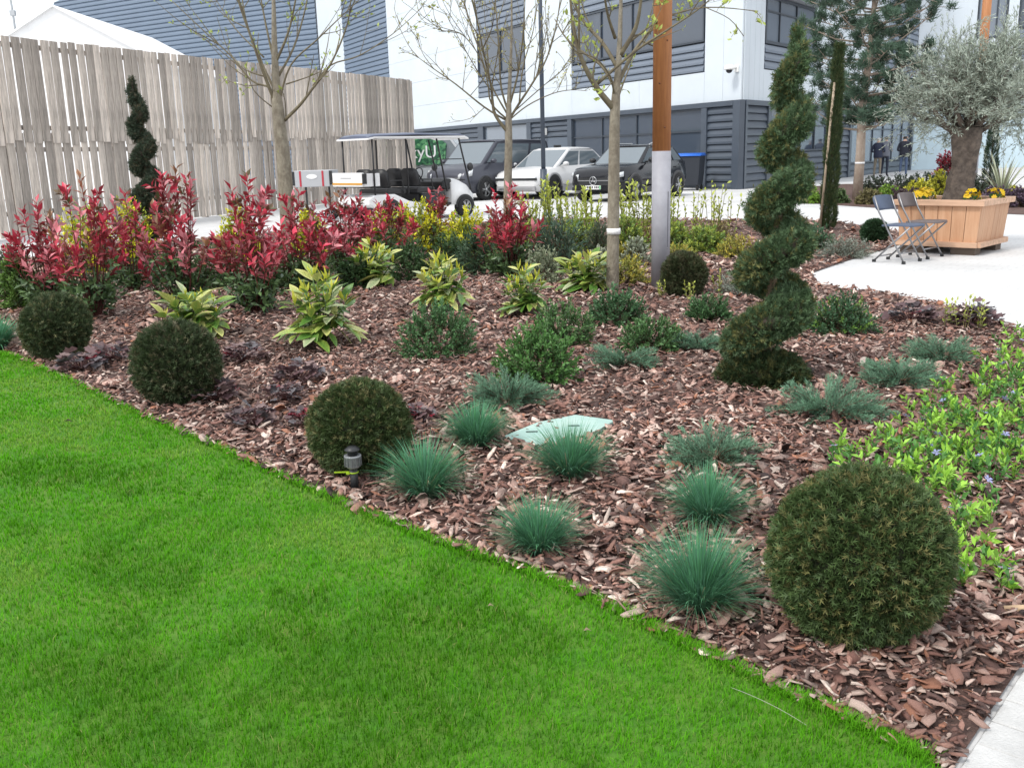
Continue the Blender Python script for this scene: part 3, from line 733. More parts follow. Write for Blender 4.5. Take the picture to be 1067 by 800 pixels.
photinia(268, 328, 192, 100, 'tall red-leaved shrub left of the grey trunk by the fence', 36)
photinia(318, 305, 205, 84, 'dense red shrub just right of the grey trunk by the fence', 32)
photinia(362, 290, 202, 84, 'dense red shrub in front of the golf cart tailgate', 32)
photinia(408, 272, 210, 78, 'low red shrub in front of the golf cart rear wheel', 28)
photinia(458, 262, 200, 46, 'small red shrub with few tips in front of the golf cart nose', 10)
photinia(531, 290, 199, 84, 'separate bushy red shrub in front of the white parked car', 34)

# ---- heucheras
def heuchera(px, py, wpx, label, n=55, red=.1, name='heuchera', lime=0.):
    P = gp(px, py); s = depth_scale(P); r = wpx / 2 * s
    t = thing(name, label, 'perennial', (P[0], P[1], .014), group='dark purple heucheras')
    cl = Cloud(); a = rng.uniform(0, 6.28, n); q = np.sqrt(rng.random(n))
    pos = np.stack([r * .8 * q * np.cos(a), r * .8 * q * np.sin(a), r * .85 * (1 - .7 * q * q) * rng.uniform(.5, 1.1, n) + .01], 1)
    d = np.stack([np.cos(a), np.sin(a), rng.uniform(-.1, .5, n)], 1)
    pal = np.array([(.13, .075, .08), (.19, .12, .12), (.08, .055, .06), (.26, .18, .17), (.15, .14, .15)]); c = pal[rng.integers(0, 5, n)] * rng.uniform(.8, 1.2, (n, 1))
    rm = rng.random(n) < red * .45; c[rm] = np.array([.28, .03, .05])
    cl.add(LOBED, pos, frames(d, np.array([[0, 0, 1.]]) + rng.normal(0, .35, (n, 3))), r * .55 * rng.uniform(.7, 1.25, n), c * .8, c * 1.15)
    cl.sticks(np.zeros((n, 3)), pos, .0025, .002, np.array([.12, .05, .05]))
    cl.obj('leaves', LEAFM, t)
for px, py, w_, lab, rd in ((85, 388, 46, 'dark purple heuchera right of the leftmost clipped ball', .15), (118, 378, 40, 'dark purple heuchera between the first two clipped balls', .2),
        (220, 420, 50, 'dark purple heuchera at the right foot of the second clipped ball', .12), (255, 380, 40, 'red-topped heuchera below the first laurel', .2),
        (262, 446, 48, 'dark purple heuchera nearest the lawn left of the third ball', .08), (312, 400, 46, 'purple heuchera below the second laurel', .12),
        (296, 420, 40, 'purple heuchera in the middle of the group left of the third ball', .15), (316, 445, 34, 'red-leaved heuchera touching the third clipped ball on its left', .4), (436, 440, 32, 'red and purple heuchera at the right side of the third clipped ball', .4)):
    heuchera(px, py, w_, lab, red=rd)
heuchera(948, 338, 44, 'withered dark perennial beyond the right juniper row', red=.02, name='withered_perennial')
heuchera(1012, 340, 50, 'dark-leaved perennial with lime sprouts by the right paving edge', red=.02, name='withered_perennial')

# ------------------------------------------------------------------ middle and back planting
YEL = (.74, .70, .03); GOLD = (.50, .42, .07)
GE = 'golden-leaved shrubs'
for px, py, w_, h_, lab in ((95, 285, 70, 60, 'yellow-leaved shrub showing behind the leftmost red shrubs'), (140, 276, 54, 56, 'yellow-leaved shrub left of the slim spiral'),
        (250, 275, 46, 50, 'yellow-leaved shrub behind the tall red shrub by the grey trunk'), (325, 268, 40, 40, 'yellow-leaved shrub peeping out between the dense red shrubs'), (437, 262, 70, 44, 'yellow-topped shrub below the golf cart seats'),
        (488, 274, 60, 48, 'yellow-topped green shrub below the golf cart nose'), (398, 262, 50, 36, 'small yellow shrub beside the golf cart rear wheel')):
    bush(px, py, w_, h_, lab, (.06, .11, .03), YEL, 'golden_shrub', 120, .052, 14, group=GE, shoot=.55, tipmix=((.34, .42, .04), .35))
for px, py, w_, h_, lab in ((652, 297, 56, 26, 'low gold shrub left of the post foot'), (705, 272, 46, 16, 'low gold shrub right behind the post'), (768, 268, 54, 20, 'low gold shrub left of the spiral middle'), (650, 275, 34, 18, 'small gold shrub behind the banded trunk')):
    bush(px, py, w_, h_, lab, (.12, .15, .04), GOLD, 'golden_shrub', 90, .03, 14, group='low gold edging shrubs', shoot=.6, tipmix=((.30, .32, .06), .4))
for px, py, w_, h_, lab in ((548, 262, 44, 30, 'yellow-green filler shrub in front of the white car nose'), (604, 262, 46, 32, 'yellow-green filler shrub between the tall lime stems'), (655, 262, 44, 30, 'yellow-green filler shrub right behind the banded trunk'), (700, 262, 44, 28, 'yellow-green filler shrub directly behind the post'), (735, 264, 46, 24, 'yellow-green filler shrub nearest the spiral')):
    bush(px, py, w_, h_, lab, (.08, .14, .035), (.34, .42, .07), 'yellow_green_shrub', 110, .042, 14, group='yellow-green filler shrubs', shoot=.6, tipmix=((.16, .26, .06), .4))
bush(24, 322, 44, 54, 'clipped green shrub with lime top behind the leftmost clipped ball', (.03, .07, .02), (.12, .22, .04), 'hedge_shrub', 150, .035, 16, shoot=.35)
bush(0, 312, 50, 50, 'grey-green shrub at the left picture edge below the fence', (.07, .09, .06), (.17, .20, .13), 'grey_shrub', 120, .035, 14, shoot=.4)
bush(580, 282, 66, 52, 'blue-green narrow-leaved shrub behind the separate red shrub', (.04, .075, .045), (.085, .15, .10), 'narrow_leaved_shrub', 130, .06, 16, LANCE, group='narrow-leaved green shrubs', shoot=.7, ang=.6)
bush(500, 285, 56, 42, 'dark narrow-leaved shrub between the yellow laurel and the separate red shrub', (.035, .07, .04), (.07, .13, .07), 'narrow_leaved_shrub', 110, .06, 16, LANCE, group='narrow-leaved green shrubs', shoot=.7, ang=.6)
bush(625, 270, 40, 34, 'dark green shrub at the left of the banded trunk', (.035, .06, .035), (.08, .12, .07), 'narrow_leaved_shrub', 90, .05, 14, LANCE, group='narrow-leaved green shrubs', shoot=.7, ang=.6)
bush(566, 296, 44, 32, 'white-edged variegated shrub right of the separate red shrub', (.12, .16, .09), (.36, .40, .27), 'variegated_shrub', 110, .028, 14, group='white-edged variegated shrubs')
bush(628, 283, 36, 22, 'white-edged variegated shrub at the band of the trunk', (.14, .17, .11), (.42, .45, .34), 'variegated_shrub', 90, .028, 14, group='white-edged variegated shrubs')
bush(664, 276, 34, 24, 'white-edged variegated shrub touching the post sleeve', (.14, .17, .11), (.38, .42, .32), 'variegated_shrub', 90, .028, 14, group='white-edged variegated shrubs')
bush(778, 306, 76, 24, 'grey-leaved low shrub left of the spiral behind the small ball', (.14, .16, .13), (.30, .34, .28), 'grey_shrub', 140, .03, 14, LANCE, group='grey-leaved low shrubs', shoot=.6)
bush(880, 268, 60, 18, 'grey-leaved low shrub in the bed tongue right of the spiral', (.14, .16, .13), (.28, .33, .27), 'grey_shrub', 120, .035, 14, LANCE, group='grey-leaved low shrubs', shoot=.6)
bush(846, 262, 50, 24, 'green low shrub at the foot of the staked conifer', (.04, .08, .04), (.08, .17, .09), 'low_green_shrub', 120, .035, 14, shoot=.6)
bush(596, 262, 42, 20, 'reddish brown low shrub behind the banded trunk', (.11, .06, .03), (.22, .11, .05), 'brown_shrub', 90, .035, 12, group='rust-brown low shrubs', shoot=.6)
bush(660, 258, 44, 24, 'reddish brown low shrub left of the post behind the gold edging', (.11, .06, .03), (.2, .12, .05), 'brown_shrub', 90, .035, 12, group='rust-brown low shrubs', shoot=.6)
bush(740, 258, 60, 24, 'olive brown low shrub right of the post', (.10, .09, .04), (.19, .15, .06), 'brown_shrub', 100, .035, 12, group='rust-brown low shrubs', shoot=.6)

def lime_stems(px, py, top, wpx, label, n=12, nl=30, name='lime_stemmed_shrub', leaf=.085, group='lime-leaved young stem shrubs'):
    P = gp(px, py); s = depth_scale(P); r = wpx / 2 * s; h = (py - top) * s
    t = thing(name, label, 'shrub', (P[0], P[1], .012), group=group)
    a = rng.uniform(0, 6.28, n); q = np.sqrt(rng.random(n)); base = np.stack([r * .6 * q * np.cos(a), r * .6 * q * np.sin(a), np.full(n, .01)], 1)
    d = np.stack([.22 * q * np.cos(a), .22 * q * np.sin(a), np.ones(n)], 1)
    cl = Cloud(); cl.shoots(base, d, h * rng.uniform(.6, 1.05, n), nl, leaf, DIAMOND, np.array([.22, .28, .05]), np.array([.46, .52, .10]), ang=.95, start=.18, wood=(.25, .22, .10), r=s * .5, jit=.4)
    tag(cl.obj('leafy_stems', LEAFM, t), kind='stuff')
for i, (px, top) in enumerate(((556, 200), (574, 188), (596, 196), (616, 200), (652, 195), (672, 190), (702, 195), (722, 200), (742, 196), (758, 204))):
    lime_stems(px, 252, top, 26, ['lime-stemmed shrub in front of the white car nose', 'tall lime-stemmed shrub in front of the white car wheel', 'lime-stemmed shrub between the white car and the black car', 'lime-stemmed shrub in front of the black car plate', 'lime-stemmed shrub just right of the banded trunk', 'tall lime-stemmed shrub just left of the post', 'lime-stemmed shrub just right of the post', 'thin lime-stemmed shrub right of the post against pale paving', 'airy lime-stemmed shrub farther right against pale paving', 'rightmost lime-stemmed shrub beside the spiral'][i], 12 if i < 7 else 7, 26 if i < 7 else 12)
for px, py, top, lab in ((690, 312, 296, 'small lime sprout left of the small clipped ball'), (722, 318, 290, 'small lime sprout in front of the small clipped ball'), (750, 308, 284, 'small lime sprout right of the small clipped ball'),
                         (1003, 345, 312, 'tall lime sprout amid the withered perennial by the right paving'), (1020, 345, 318, 'lime sprout right in the withered perennial by the paving'), (983, 342, 316, 'thin lime sprout at the left of the dark perennial')):
    lime_stems(px, py, top, 20, lab, 4, 9, 'lime_sprout', .04, 'small lime sprouts')

# ---- periwinkle ground cover with blue flowers
cl = Cloud(); fl_pos = []
blobs = [(935, 488, 60, 26), (985, 455, 60, 30), (1030, 425, 60, 34), (1050, 395, 40, 25), (1060, 370, 24, 18), (1050, 490, 46, 20), (990, 520, 40, 14), (1015, 555, 34, 16), (1000, 600, 22, 24), (1048, 620, 10, 8), (1062, 352, 16, 10), (950, 505, 40, 16), (1010, 470, 50, 26), (1062, 460, 30, 26), (1095, 420, 50, 50), (1120, 500, 50, 40), (880, 476, 18, 8)]
for bx_, by_, bw, bh in blobs:
    n = int(bw * bh * .034) + 3; a = rng.uniform(0, 6.28, n); q = np.sqrt(rng.random(n))
    B = np.array([gp(bx_ + bw * q[i] * math.cos(a[i]), by_ + bh * q[i] * math.sin(a[i]), .015) for i in range(n)])
    n = len(B); d = np.stack([rng.normal(0, .5, n), rng.normal(0, .5, n), np.ones(n)], 1)
    pa = rng.random((n, 1)); c1 = np.where(pa < .65, np.array([.32, .58, .07]), np.array([.11, .28, .06]))
    cl.shoots(B, d, rng.uniform(.05, .13, n), 8, .042, LEAF, np.array([.05, .14, .04]), c1, ang=1.0, start=.35, opp=True, r=.0016, wood=(.12, .18, .05))
    for i in range(max(1, n // 14)): fl_pos.append(B[rng.integers(0, n)] + np.array([0, 0, .08]))
pw = tag(cl.obj('periwinkle_ground_cover', LEAFM), 'bright green periwinkle ground cover spreading along the right edge', 'ground cover', kind='stuff')
fv = Cloud()
for k in range(5):
    a = k * 1.2566; fv.add(T_from([(0, 0, 0), (-.28, .75, 0), (.34, 1, .06), (.3, .5, 0)], [(0, 3, 1), (1, 3, 2)]), np.zeros((1, 3)), frames(np.array([[math.cos(a), math.sin(a), .12]]), np.array([[0, 0, 1.]])), .021, np.array([.36, .38, .66]), np.array([.42, .44, .74]))
fm = fv.mesh('flower'); fm.materials.append(LEAFM)
for p in fl_pos:
    o = bpy.data.objects.new('flower', fm); COL.objects.link(o); o.parent = pw; o.location = p
    o.rotation_euler = (random.uniform(.1, .9), random.uniform(-.5, .5), random.uniform(0, 6))

# ---- green utility cover
cv = [gp(*p) for p in ((524, 461), (560, 446), (600, 438), (641, 444), (622, 455), (575, 468), (548, 470))]
cc = sum(cv) / len(cv)
t = thing('utility_cover', 'pale green utility cover half buried in the bark', 'cover', (cc[0], cc[1], 0))
G().prism([(p[0] - cc[0], p[1] - cc[1]) for p in cv], .012, .034, 'z').obj('lid', mat('green_plastic', (.30, .47, .42), .55, noise=.3, nscale=6, col2=(.42, .56, .50), bump=.2, bscale=90), t, bevel=.004)
g = G()
for a, b in ((0.25, 0.22), (.62, .58)):
    p = cv[0] * (1 - a) + cv[3] * a - cc; g.box(p[0] - .03, p[0] + .03, p[1] - .008, p[1] + .008, .0345, .038)
g.obj('lifting_slot', mat('dark_slot', (.08, .12, .11), .7), t)

# ---- stake light
P = gp(370, 512); s = depth_scale(P)
t = thing('stake_light', 'small black solar stake light with lime ribbon by the clipped ball', 'garden light', (P[0], P[1], .01))
BLK = mat('black_plastic', (.018, .019, .021), .45)
t.location.z = .035; G().tube([(0, 0, -.06), (0, 0, .085)], .018, 12).obj('stake', BLK, t)
G().lathe([(.024, .075), (.034, .085), (.036, .125), (.038, .127), (.038, .133), (.030, .133)], 16).obj('lens', mat('ribbed_lens', (.22, .23, .24), .3, noise=.4, nscale=40), t)
G().lathe([(.022, .133), (.024, .152), (.034, .154), (.034, .160), (.020, .172), (.002, .175)], 16).obj('cap', BLK, t)
g = G()
for i in range(12):
    a = i * math.pi / 6; g.box(.0365 * math.cos(a) - .002, .0365 * math.cos(a) + .002, .0365 * math.sin(a) - .002, .0365 * math.sin(a) + .002, .086, .126)
g.obj('rib', mat('grey_rib', (.12, .125, .13), .5), t)
g = G(); g.lathe([(.0185, .052), (.021, .052), (.021, .058), (.0185, .058)], 14)
g.box(-.085, -.018, -.004, -.001, .054, .060); g.box(-.03, -.015, -.022, -.003, .052, .058)
g.obj('ribbon', mat('lime_ribbon', (.32, .48, .02), .5), t)
# thin wire lying on the grass edge
p0 = gp(762, 716, .03); p1 = gp(840, 755, .03); pm = (p0 + p1) / 2 + np.array([.01, -.01, .015])
tag(G().tube([tuple(p0 * (1 - f) ** 2 + 2 * f * (1 - f) * pm + p1 * f * f) for f in np.linspace(0, 1, 9)], .0006, 5).obj('wire', mat('pale_wire', (.4, .38, .34), .5)), 'thin pale wire lying along the lawn edge at the bottom', 'wire')
# timber stub in the mulch
p = gp(1058, 634, .03); tag(G().tube([(-.035, .0, 0), (.04, -.02, .012)], [.011, .012], 9).obj('wood_stub', mat('fresh_wood', (.45, .32, .2), .7, noise=.3, nscale=30), None, tuple(p)), 'pale round wood stub on the bark at the right edge', 'wood piece')

# ------------------------------------------------------------------ posts
TIMBER = mat('glulam_timber', (.47, .20, .075), .6, noise=.3, nscale=5, stretch=(8, 8, .6), col2=(.34, .135, .05))
SLEEVE = mat('grey_steel_sleeve', (.33, .33, .365), .55, noise=.14, nscale=5)
def post(P, r, zs, top, label, slot=True):
    t = thing('timber_post', label, 'post', (P[0], P[1], .01), group='timber posts with steel sleeves')
    G().tube([(0, 0, 0), (0, 0, zs)], r * 1.04, 28).obj('steel_sleeve', SLEEVE, t)
    G().tube([(0, 0, zs), (0, 0, top)], [r, r * .98], 28).obj('timber_shaft', TIMBER, t)
    if slot:
        g = G(); a = math.radians(-52); c, s_ = math.cos(a) * r * 1.043, math.sin(a) * r * 1.043
        g.box(c - .004, c + .004, s_ - .004, s_ + .004, .42, 1.0); g.obj('hatch_edge', mat('hatch_dark', (.12, .12, .14), .5), t)
    for z, a in ((1.63, -1.4), (2.05, -2.0), (2.45, -1.2)):
        G().ball((r * .995 * math.cos(a), r * .995 * math.sin(a), z), .010, 1, 8, 6).obj('knot', mat('timber_knot', (.12, .045, .02), .7), t)
P = gp(688, 302); post(P, .092, 1.40, 5.2, 'orange timber post in a grey steel sleeve beside the small clipped ball')
P = at_y(1012, 200, 30.0); post(P, .13, 1.55, 7.4, 'second orange timber post seen behind the olive tree', False)

# lamp post
P = gp(567, 214)
t = thing('lamp_post', 'slender dark steel lamp post in front of the white car', 'lamp post', (P[0], P[1], .0))
PM = mat('post_paint', (.045, .06, .085), .45)
G().tube([(0, 0, 0), (0, 0, 1.0)], .095, 12).obj('base', PM, t)
G().tube([(0, 0, 1.0), (0, 0, 8.5)], [.062, .05], 12).obj('shaft', PM, t)
G().tube([(0, 0, 8.5), (.15, -.3, 8.75), (.3, -.9, 8.85)], [.05, .04, .04], 8).obj('arm', PM, t)
# mast far behind the fence
P = at_y(17, 40, 60)
t = thing('mast', 'thin grey mast rising behind the left end of the fence', 'mast', (P[0] , P[1], 0))
G().tube([(0, 0, 0), (0, 0, 10.5), (-.25, 0, 16)], [.10, .07, .05], 8).obj('shaft', mat('mast_grey', (.4, .42, .44), .5), t)
G().box(-.15, .15, -.1, .1, 10.2, 10.5).obj('bracket', mat('mast_grey', (.4, .42, .44), .5), t)

# ------------------------------------------------------------------ trees
BARKT = mat('grey_green_bark', (.16, .135, .10), .9, noise=.5, nscale=7, stretch=(2, 2, 1), col2=(.30, .27, .21), bump=.6, bscale=30)
def bare_tree(Pb, Y, trunk_px, limbs, label, rt, tape=None, twig=1.0, leafc=(.34, .40, .10), nleaf=220, seed=3, leafsz=.05):
    """trunk and limbs follow picture polylines read at the tree's own distance; side twigs spread in depth"""
    rs = np.random.default_rng(seed)
    t = thing('young_tree', label, 'tree', (Pb[0], Pb[1], .0), group='young bare-branched street trees')
    o3 = np.array([Pb[0], Pb[1], 0.])
    def pts(px, depth):
        out = []; m = len(px)
        for i, (x, y) in enumerate(px): out.append(at_y(x, y, Y + depth * (i / max(1, m - 1))) - o3)
        return out
    def smooth(p, k=4):
        p = [np.array(q) for q in p]; out = []
        for i in range(len(p) - 1):
            a = p[max(i - 1, 0)]; b = p[i]; c = p[i + 1]; d = p[min(i + 2, len(p) - 1)]
            for u in np.linspace(0, 1, k, endpoint=False):
                out.append(.5 * ((2 * b) + (-a + c) * u + (2 * a - 5 * b + 4 * c - d) * u * u + (-a + 3 * b - 3 * c + d) * u ** 3))
        out.append(p[-1]); return out
    g = G(); tp = smooth([np.array([0, 0, 0.])] + pts(trunk_px, 0.))
    k = len(tp); g.tube([tuple(q) for q in tp], [rt * ((1 - .30 * (i / k) / .5) if i / k < .5 else .70 - .62 * ((i / k - .5) / .5) ** .6) for i in range(k)], 12)
    g.obj('trunk', BARKT, t)
    g = G(); lp = []; ld = []
    def twigs(p, r0, lev):
        L_ = sum(np.linalg.norm(p[i + 1] - p[i]) for i in range(len(p) - 1))
        n = int((2 + L_ * 2.6) * twig) if lev == 1 else int(1.5 + L_ * 2.2 * twig)
        for _ in range(n):
            i = rs.integers(len(p) // 4, len(p) - 1); b = p[i]; dr = p[min(i + 1, len(p) - 1)] - p[i - 1]; dr = dr / (np.linalg.norm(dr) + 1e-9)
            d = dr + rs.normal(0, .55, 3) + np.array([0, 0, .35]); d /= np.linalg.norm(d); l2 = L_ * rs.uniform(.2, .45)
            mid = b + d * l2 * .5 + rs.normal(0, .03, 3); e = b + d * l2 + np.array([0, 0, .08 * l2]) + rs.normal(0, .05, 3)
            q = smooth([b, mid, e], 3); g.tube([tuple(z) for z in q], [max(.0028 * Y / 14, r0 * .42 * (1 - .8 * j / len(q))) for j in range(len(q))], 5, caps=False)
            for z in q[2:]: lp.append(z); ld.append(d)
            lp.append(e); ld.append(d)
            if lev == 1: twigs(q, r0 * .45, 2)
    for px, r0, dep in limbs:
        p = smooth(pts(px, dep), 4); k = len(p)
        g.tube([tuple(q) for q in p], [max(.004, r0 * (1 - .78 * i / k)) for i in range(k)], 7); twigs(p, r0, 1)
        lp.append(p[-1]); ld.append(p[-1] - p[-2])
    g.obj('branches', mat('branch_bark', (.115, .095, .065), .85, noise=.4, nscale=12, col2=(.19, .165, .10)), t)
    lp = np.array(lp); ld = unit(np.array(ld)); i = rs.integers(0, len(lp), nleaf); cl = Cloud()
    d = unit(ld[i] + rs.normal(0, .6, (nleaf, 3)) + np.array([0, 0, .3]))
    cl.add(DIAMOND, lp[i] + rs.normal(0, .012, (nleaf, 3)), frames(d), leafsz * rs.uniform(.5, 1.3, nleaf), np.array(leafc) * .8 * rs.uniform(.7, 1.2, (nleaf, 1)), np.array(leafc) * rs.uniform(.8, 1.3, (nleaf, 1)))
    cl.obj('young_leaves', LEAFM, t)
    if tape:
        q = at_y(tape[0], tape[1], Y) - o3; h = tape[2]
        G().tube([(q[0], q[1], q[2] - h), (q[0], q[1], q[2] + h)], rt * 1.03, 14).obj('tape_band', mat('white_tape', (.8, .8, .8), .5), t)
    return t
P = gp(638, 306)
bare_tree(P, P[1], [(639, 240), (640, 160), (641, 112), (645, 60), (647, 0), (648, -60)],
    [([(640, 114), (622, 92), (606, 62), (597, 25), (592, -30)], .034, -.3), ([(641, 92), (628, 70), (612, 58), (590, 40), (578, 20)], .018, .5), ([(640, 100), (636, 80), (622, 62), (604, 55)], .012, -.5),
     ([(643, 70), (628, 45), (610, 25), (597, 0), (590, -25)], .022, .5), ([(646, 58), (662, 30), (668, 0), (672, -40)], .026, -.2), ([(645, 85), (660, 55), (678, 30), (700, -10)], .022, .6), ([(641, 40), (632, 10), (626, -40)], .018, -.4),
     ([(620, 90), (660, 55), (690, 35), (725, 12), (745, -5)], .016, -.5), ([(642, 108), (652, 80), (660, 62)], .012, .5), ([(655, 45), (690, 20), (735, 8), (790, 12)], .012, .4), ([(735, 8), (760, 20), (775, 38)], .005, .1)],
    'young tree with a white band round its trunk in mid bed', .068, (639.4, 241, .03), twig=.7, nleaf=380, seed=11, leafsz=.06, leafc=(.40, .48, .10))
P = at_y(529, 240, 18.0)
bare_tree(P, 18.0, [(529, 205), (530, 150), (530, 126), (531, 90), (533, 40), (533, -30)],
    [([(529, 138), (516, 120), (513, 104), (512, 92), (505, 60), (497, 20), (490, -30)], .034, -.3), ([(530, 127), (505, 112), (475, 88), (452, 72), (433, 58)], .02, .3), ([(452, 72), (440, 55), (434, 34)], .008, .2), ([(529, 125), (512, 108), (508, 85), (500, 60), (480, 35), (457, 33)], .018, -.5),
     ([(531, 124), (541, 108), (556, 85), (570, 60), (580, 25), (586, -20)], .026, .3), ([(531, 125), (550, 110), (575, 98), (595, 94), (612, 95)], .014, -.4), ([(532, 120), (560, 95), (590, 70), (604, 60)], .012, .6), ([(530, 118), (522, 90), (520, 50), (516, 0), (515, -30)], .022, .4),
     ([(531, 110), (540, 75), (545, 35), (548, -20)], .022, -.4), ([(528, 118), (515, 95), (505, 70), (492, 30), (478, -10)], .018, .5), ([(541, 108), (545, 70), (556, 30), (562, -20)], .016, .2), ([(512, 95), (498, 75), (478, 40), (462, 10)], .012, -.3), ([(575, 45), (592, 30), (606, 10)], .008, .2)],
    'young multi-branched tree standing behind the separate red shrub', .085, None, twig=1.0, nleaf=1000, seed=5, leafc=(.42, .40, .16), leafsz=.055)
P = at_y(302, 262, 14.5)
bare_tree(P, 14.5, [(299, 215), (295, 165), (291, 130), (288, 95), (286, 50), (285, 0), (283, -50)],
    [([(292, 128), (284, 108), (281, 92), (262, 84), (240, 58), (215, 35), (180, 2)], .022, .3), ([(296, 126), (312, 110), (326, 92), (345, 66), (362, 25), (366, -10)], .026, -.4), ([(326, 90), (345, 68), (375, 58), (410, 35), (440, 8)], .014, .4), ([(298, 88), (322, 80), (340, 72)], .012, .2),
     ([(288, 110), (276, 80), (262, 40), (248, 0), (242, -30)], .028, -.4), ([(289, 100), (270, 60), (256, 20), (250, -20)], .022, .5), ([(287, 70), (280, 40), (272, 0), (268, -30)], .02, .2), ([(287, 66), (300, 35), (308, 0), (312, -30)], .022, -.3), ([(290, 80), (306, 50), (318, 10), (322, -20)], .02, .5),
     ([(291, 105), (303, 68), (330, 42), (355, 18), (380, -5)], .016, -.5), ([(284, 112), (265, 95), (255, 70)], .01, -.4), ([(298, 122), (297, 105), (294, 95)], .01, -.3), ([(275, 60), (245, 30), (222, -5)], .012, .4)],
    'grey-trunked young tree standing between the red shrubs and the fence', .125, None, twig=.75, nleaf=480, seed=8, leafc=(.36, .44, .10), leafsz=.06)

# ------------------------------------------------------------------ board fence
FA = np.array([-10.47, 19.82]); FB = np.array([-3.66, 37.73]); fu = (FB - FA) / np.linalg.norm(FB - FA); FL = 19.35; fa = math.atan2(fu[1], fu[0])
fence = thing('board_fence', 'tall weathered grey board fence along the left', 'fence', (FA[0], FA[1], 0), fa)
BOARD = mat('weathered_board', (.43, .378, .33), .9, noise=.45, nscale=3.2, stretch=(7, 7, .7), rnd=.36, bump=.4, bscale=25)
RAIL = mat('fence_rail', (.30, .27, .25), .9, noise=.3, nscale=4, stretch=(1, 6, 6))
bms = []
for k in range(3):
    w_ = (.20, .215, .188)[k]; g = G(); g.box(-w_ / 2, w_ / 2, -.022, 0, 0, 2.08); me = g.mesh('board'); me.materials.append(BOARD); bms.append(me)
u = -2.6; i = 0
while u < FL:
    pitch = .245 * random.uniform(.93, 1.07)
    for tier in (0, 1):
        o = link('board', random.choice(bms), None, fence, (u + random.uniform(-.012, .012) + (.03 if tier == 0 else 0), -.012 - .024 * tier, (.03, 1.96)[tier] + random.uniform(-.008, .008) + .0125 * u * (tier)))
        o.rotation_euler = (0, random.uniform(-.009, .009), 0); o.scale = (random.uniform(.92, 1.06), 1, random.uniform(.997, 1.006) + (0.006 * u / 2 if tier == 0 else 0))
        if tier == 0: o.scale.z *= random.uniform(.985, 1.08)
        else:
            cut = random.uniform(-.14, .03); o.location.z += cut; o.scale.z *= (2.08 - cut) / 2.08
    u += pitch; i += 1
for z in (.45, 1.75, 2.2, 3.85): G().box(-2.7, FL, .0, .06, z + 0.0, z + .10).obj('rail', RAIL, fence)
for k in range(8): G().box(-2.6 + k * 3.1, -2.47 + k * 3.1, .062, .2, 0, 3.95).obj('post', RAIL, fence)
G().box(FL - .05, FL + .14, -.05, .16, 0, 4.24).obj('post', BOARD, fence)
for k in range(9): G().box(FL - .02 + .0, FL + .03, .165 + k * .25, .165 + k * .25 + .2, .03, 4.15).obj('board', BOARD, fence)

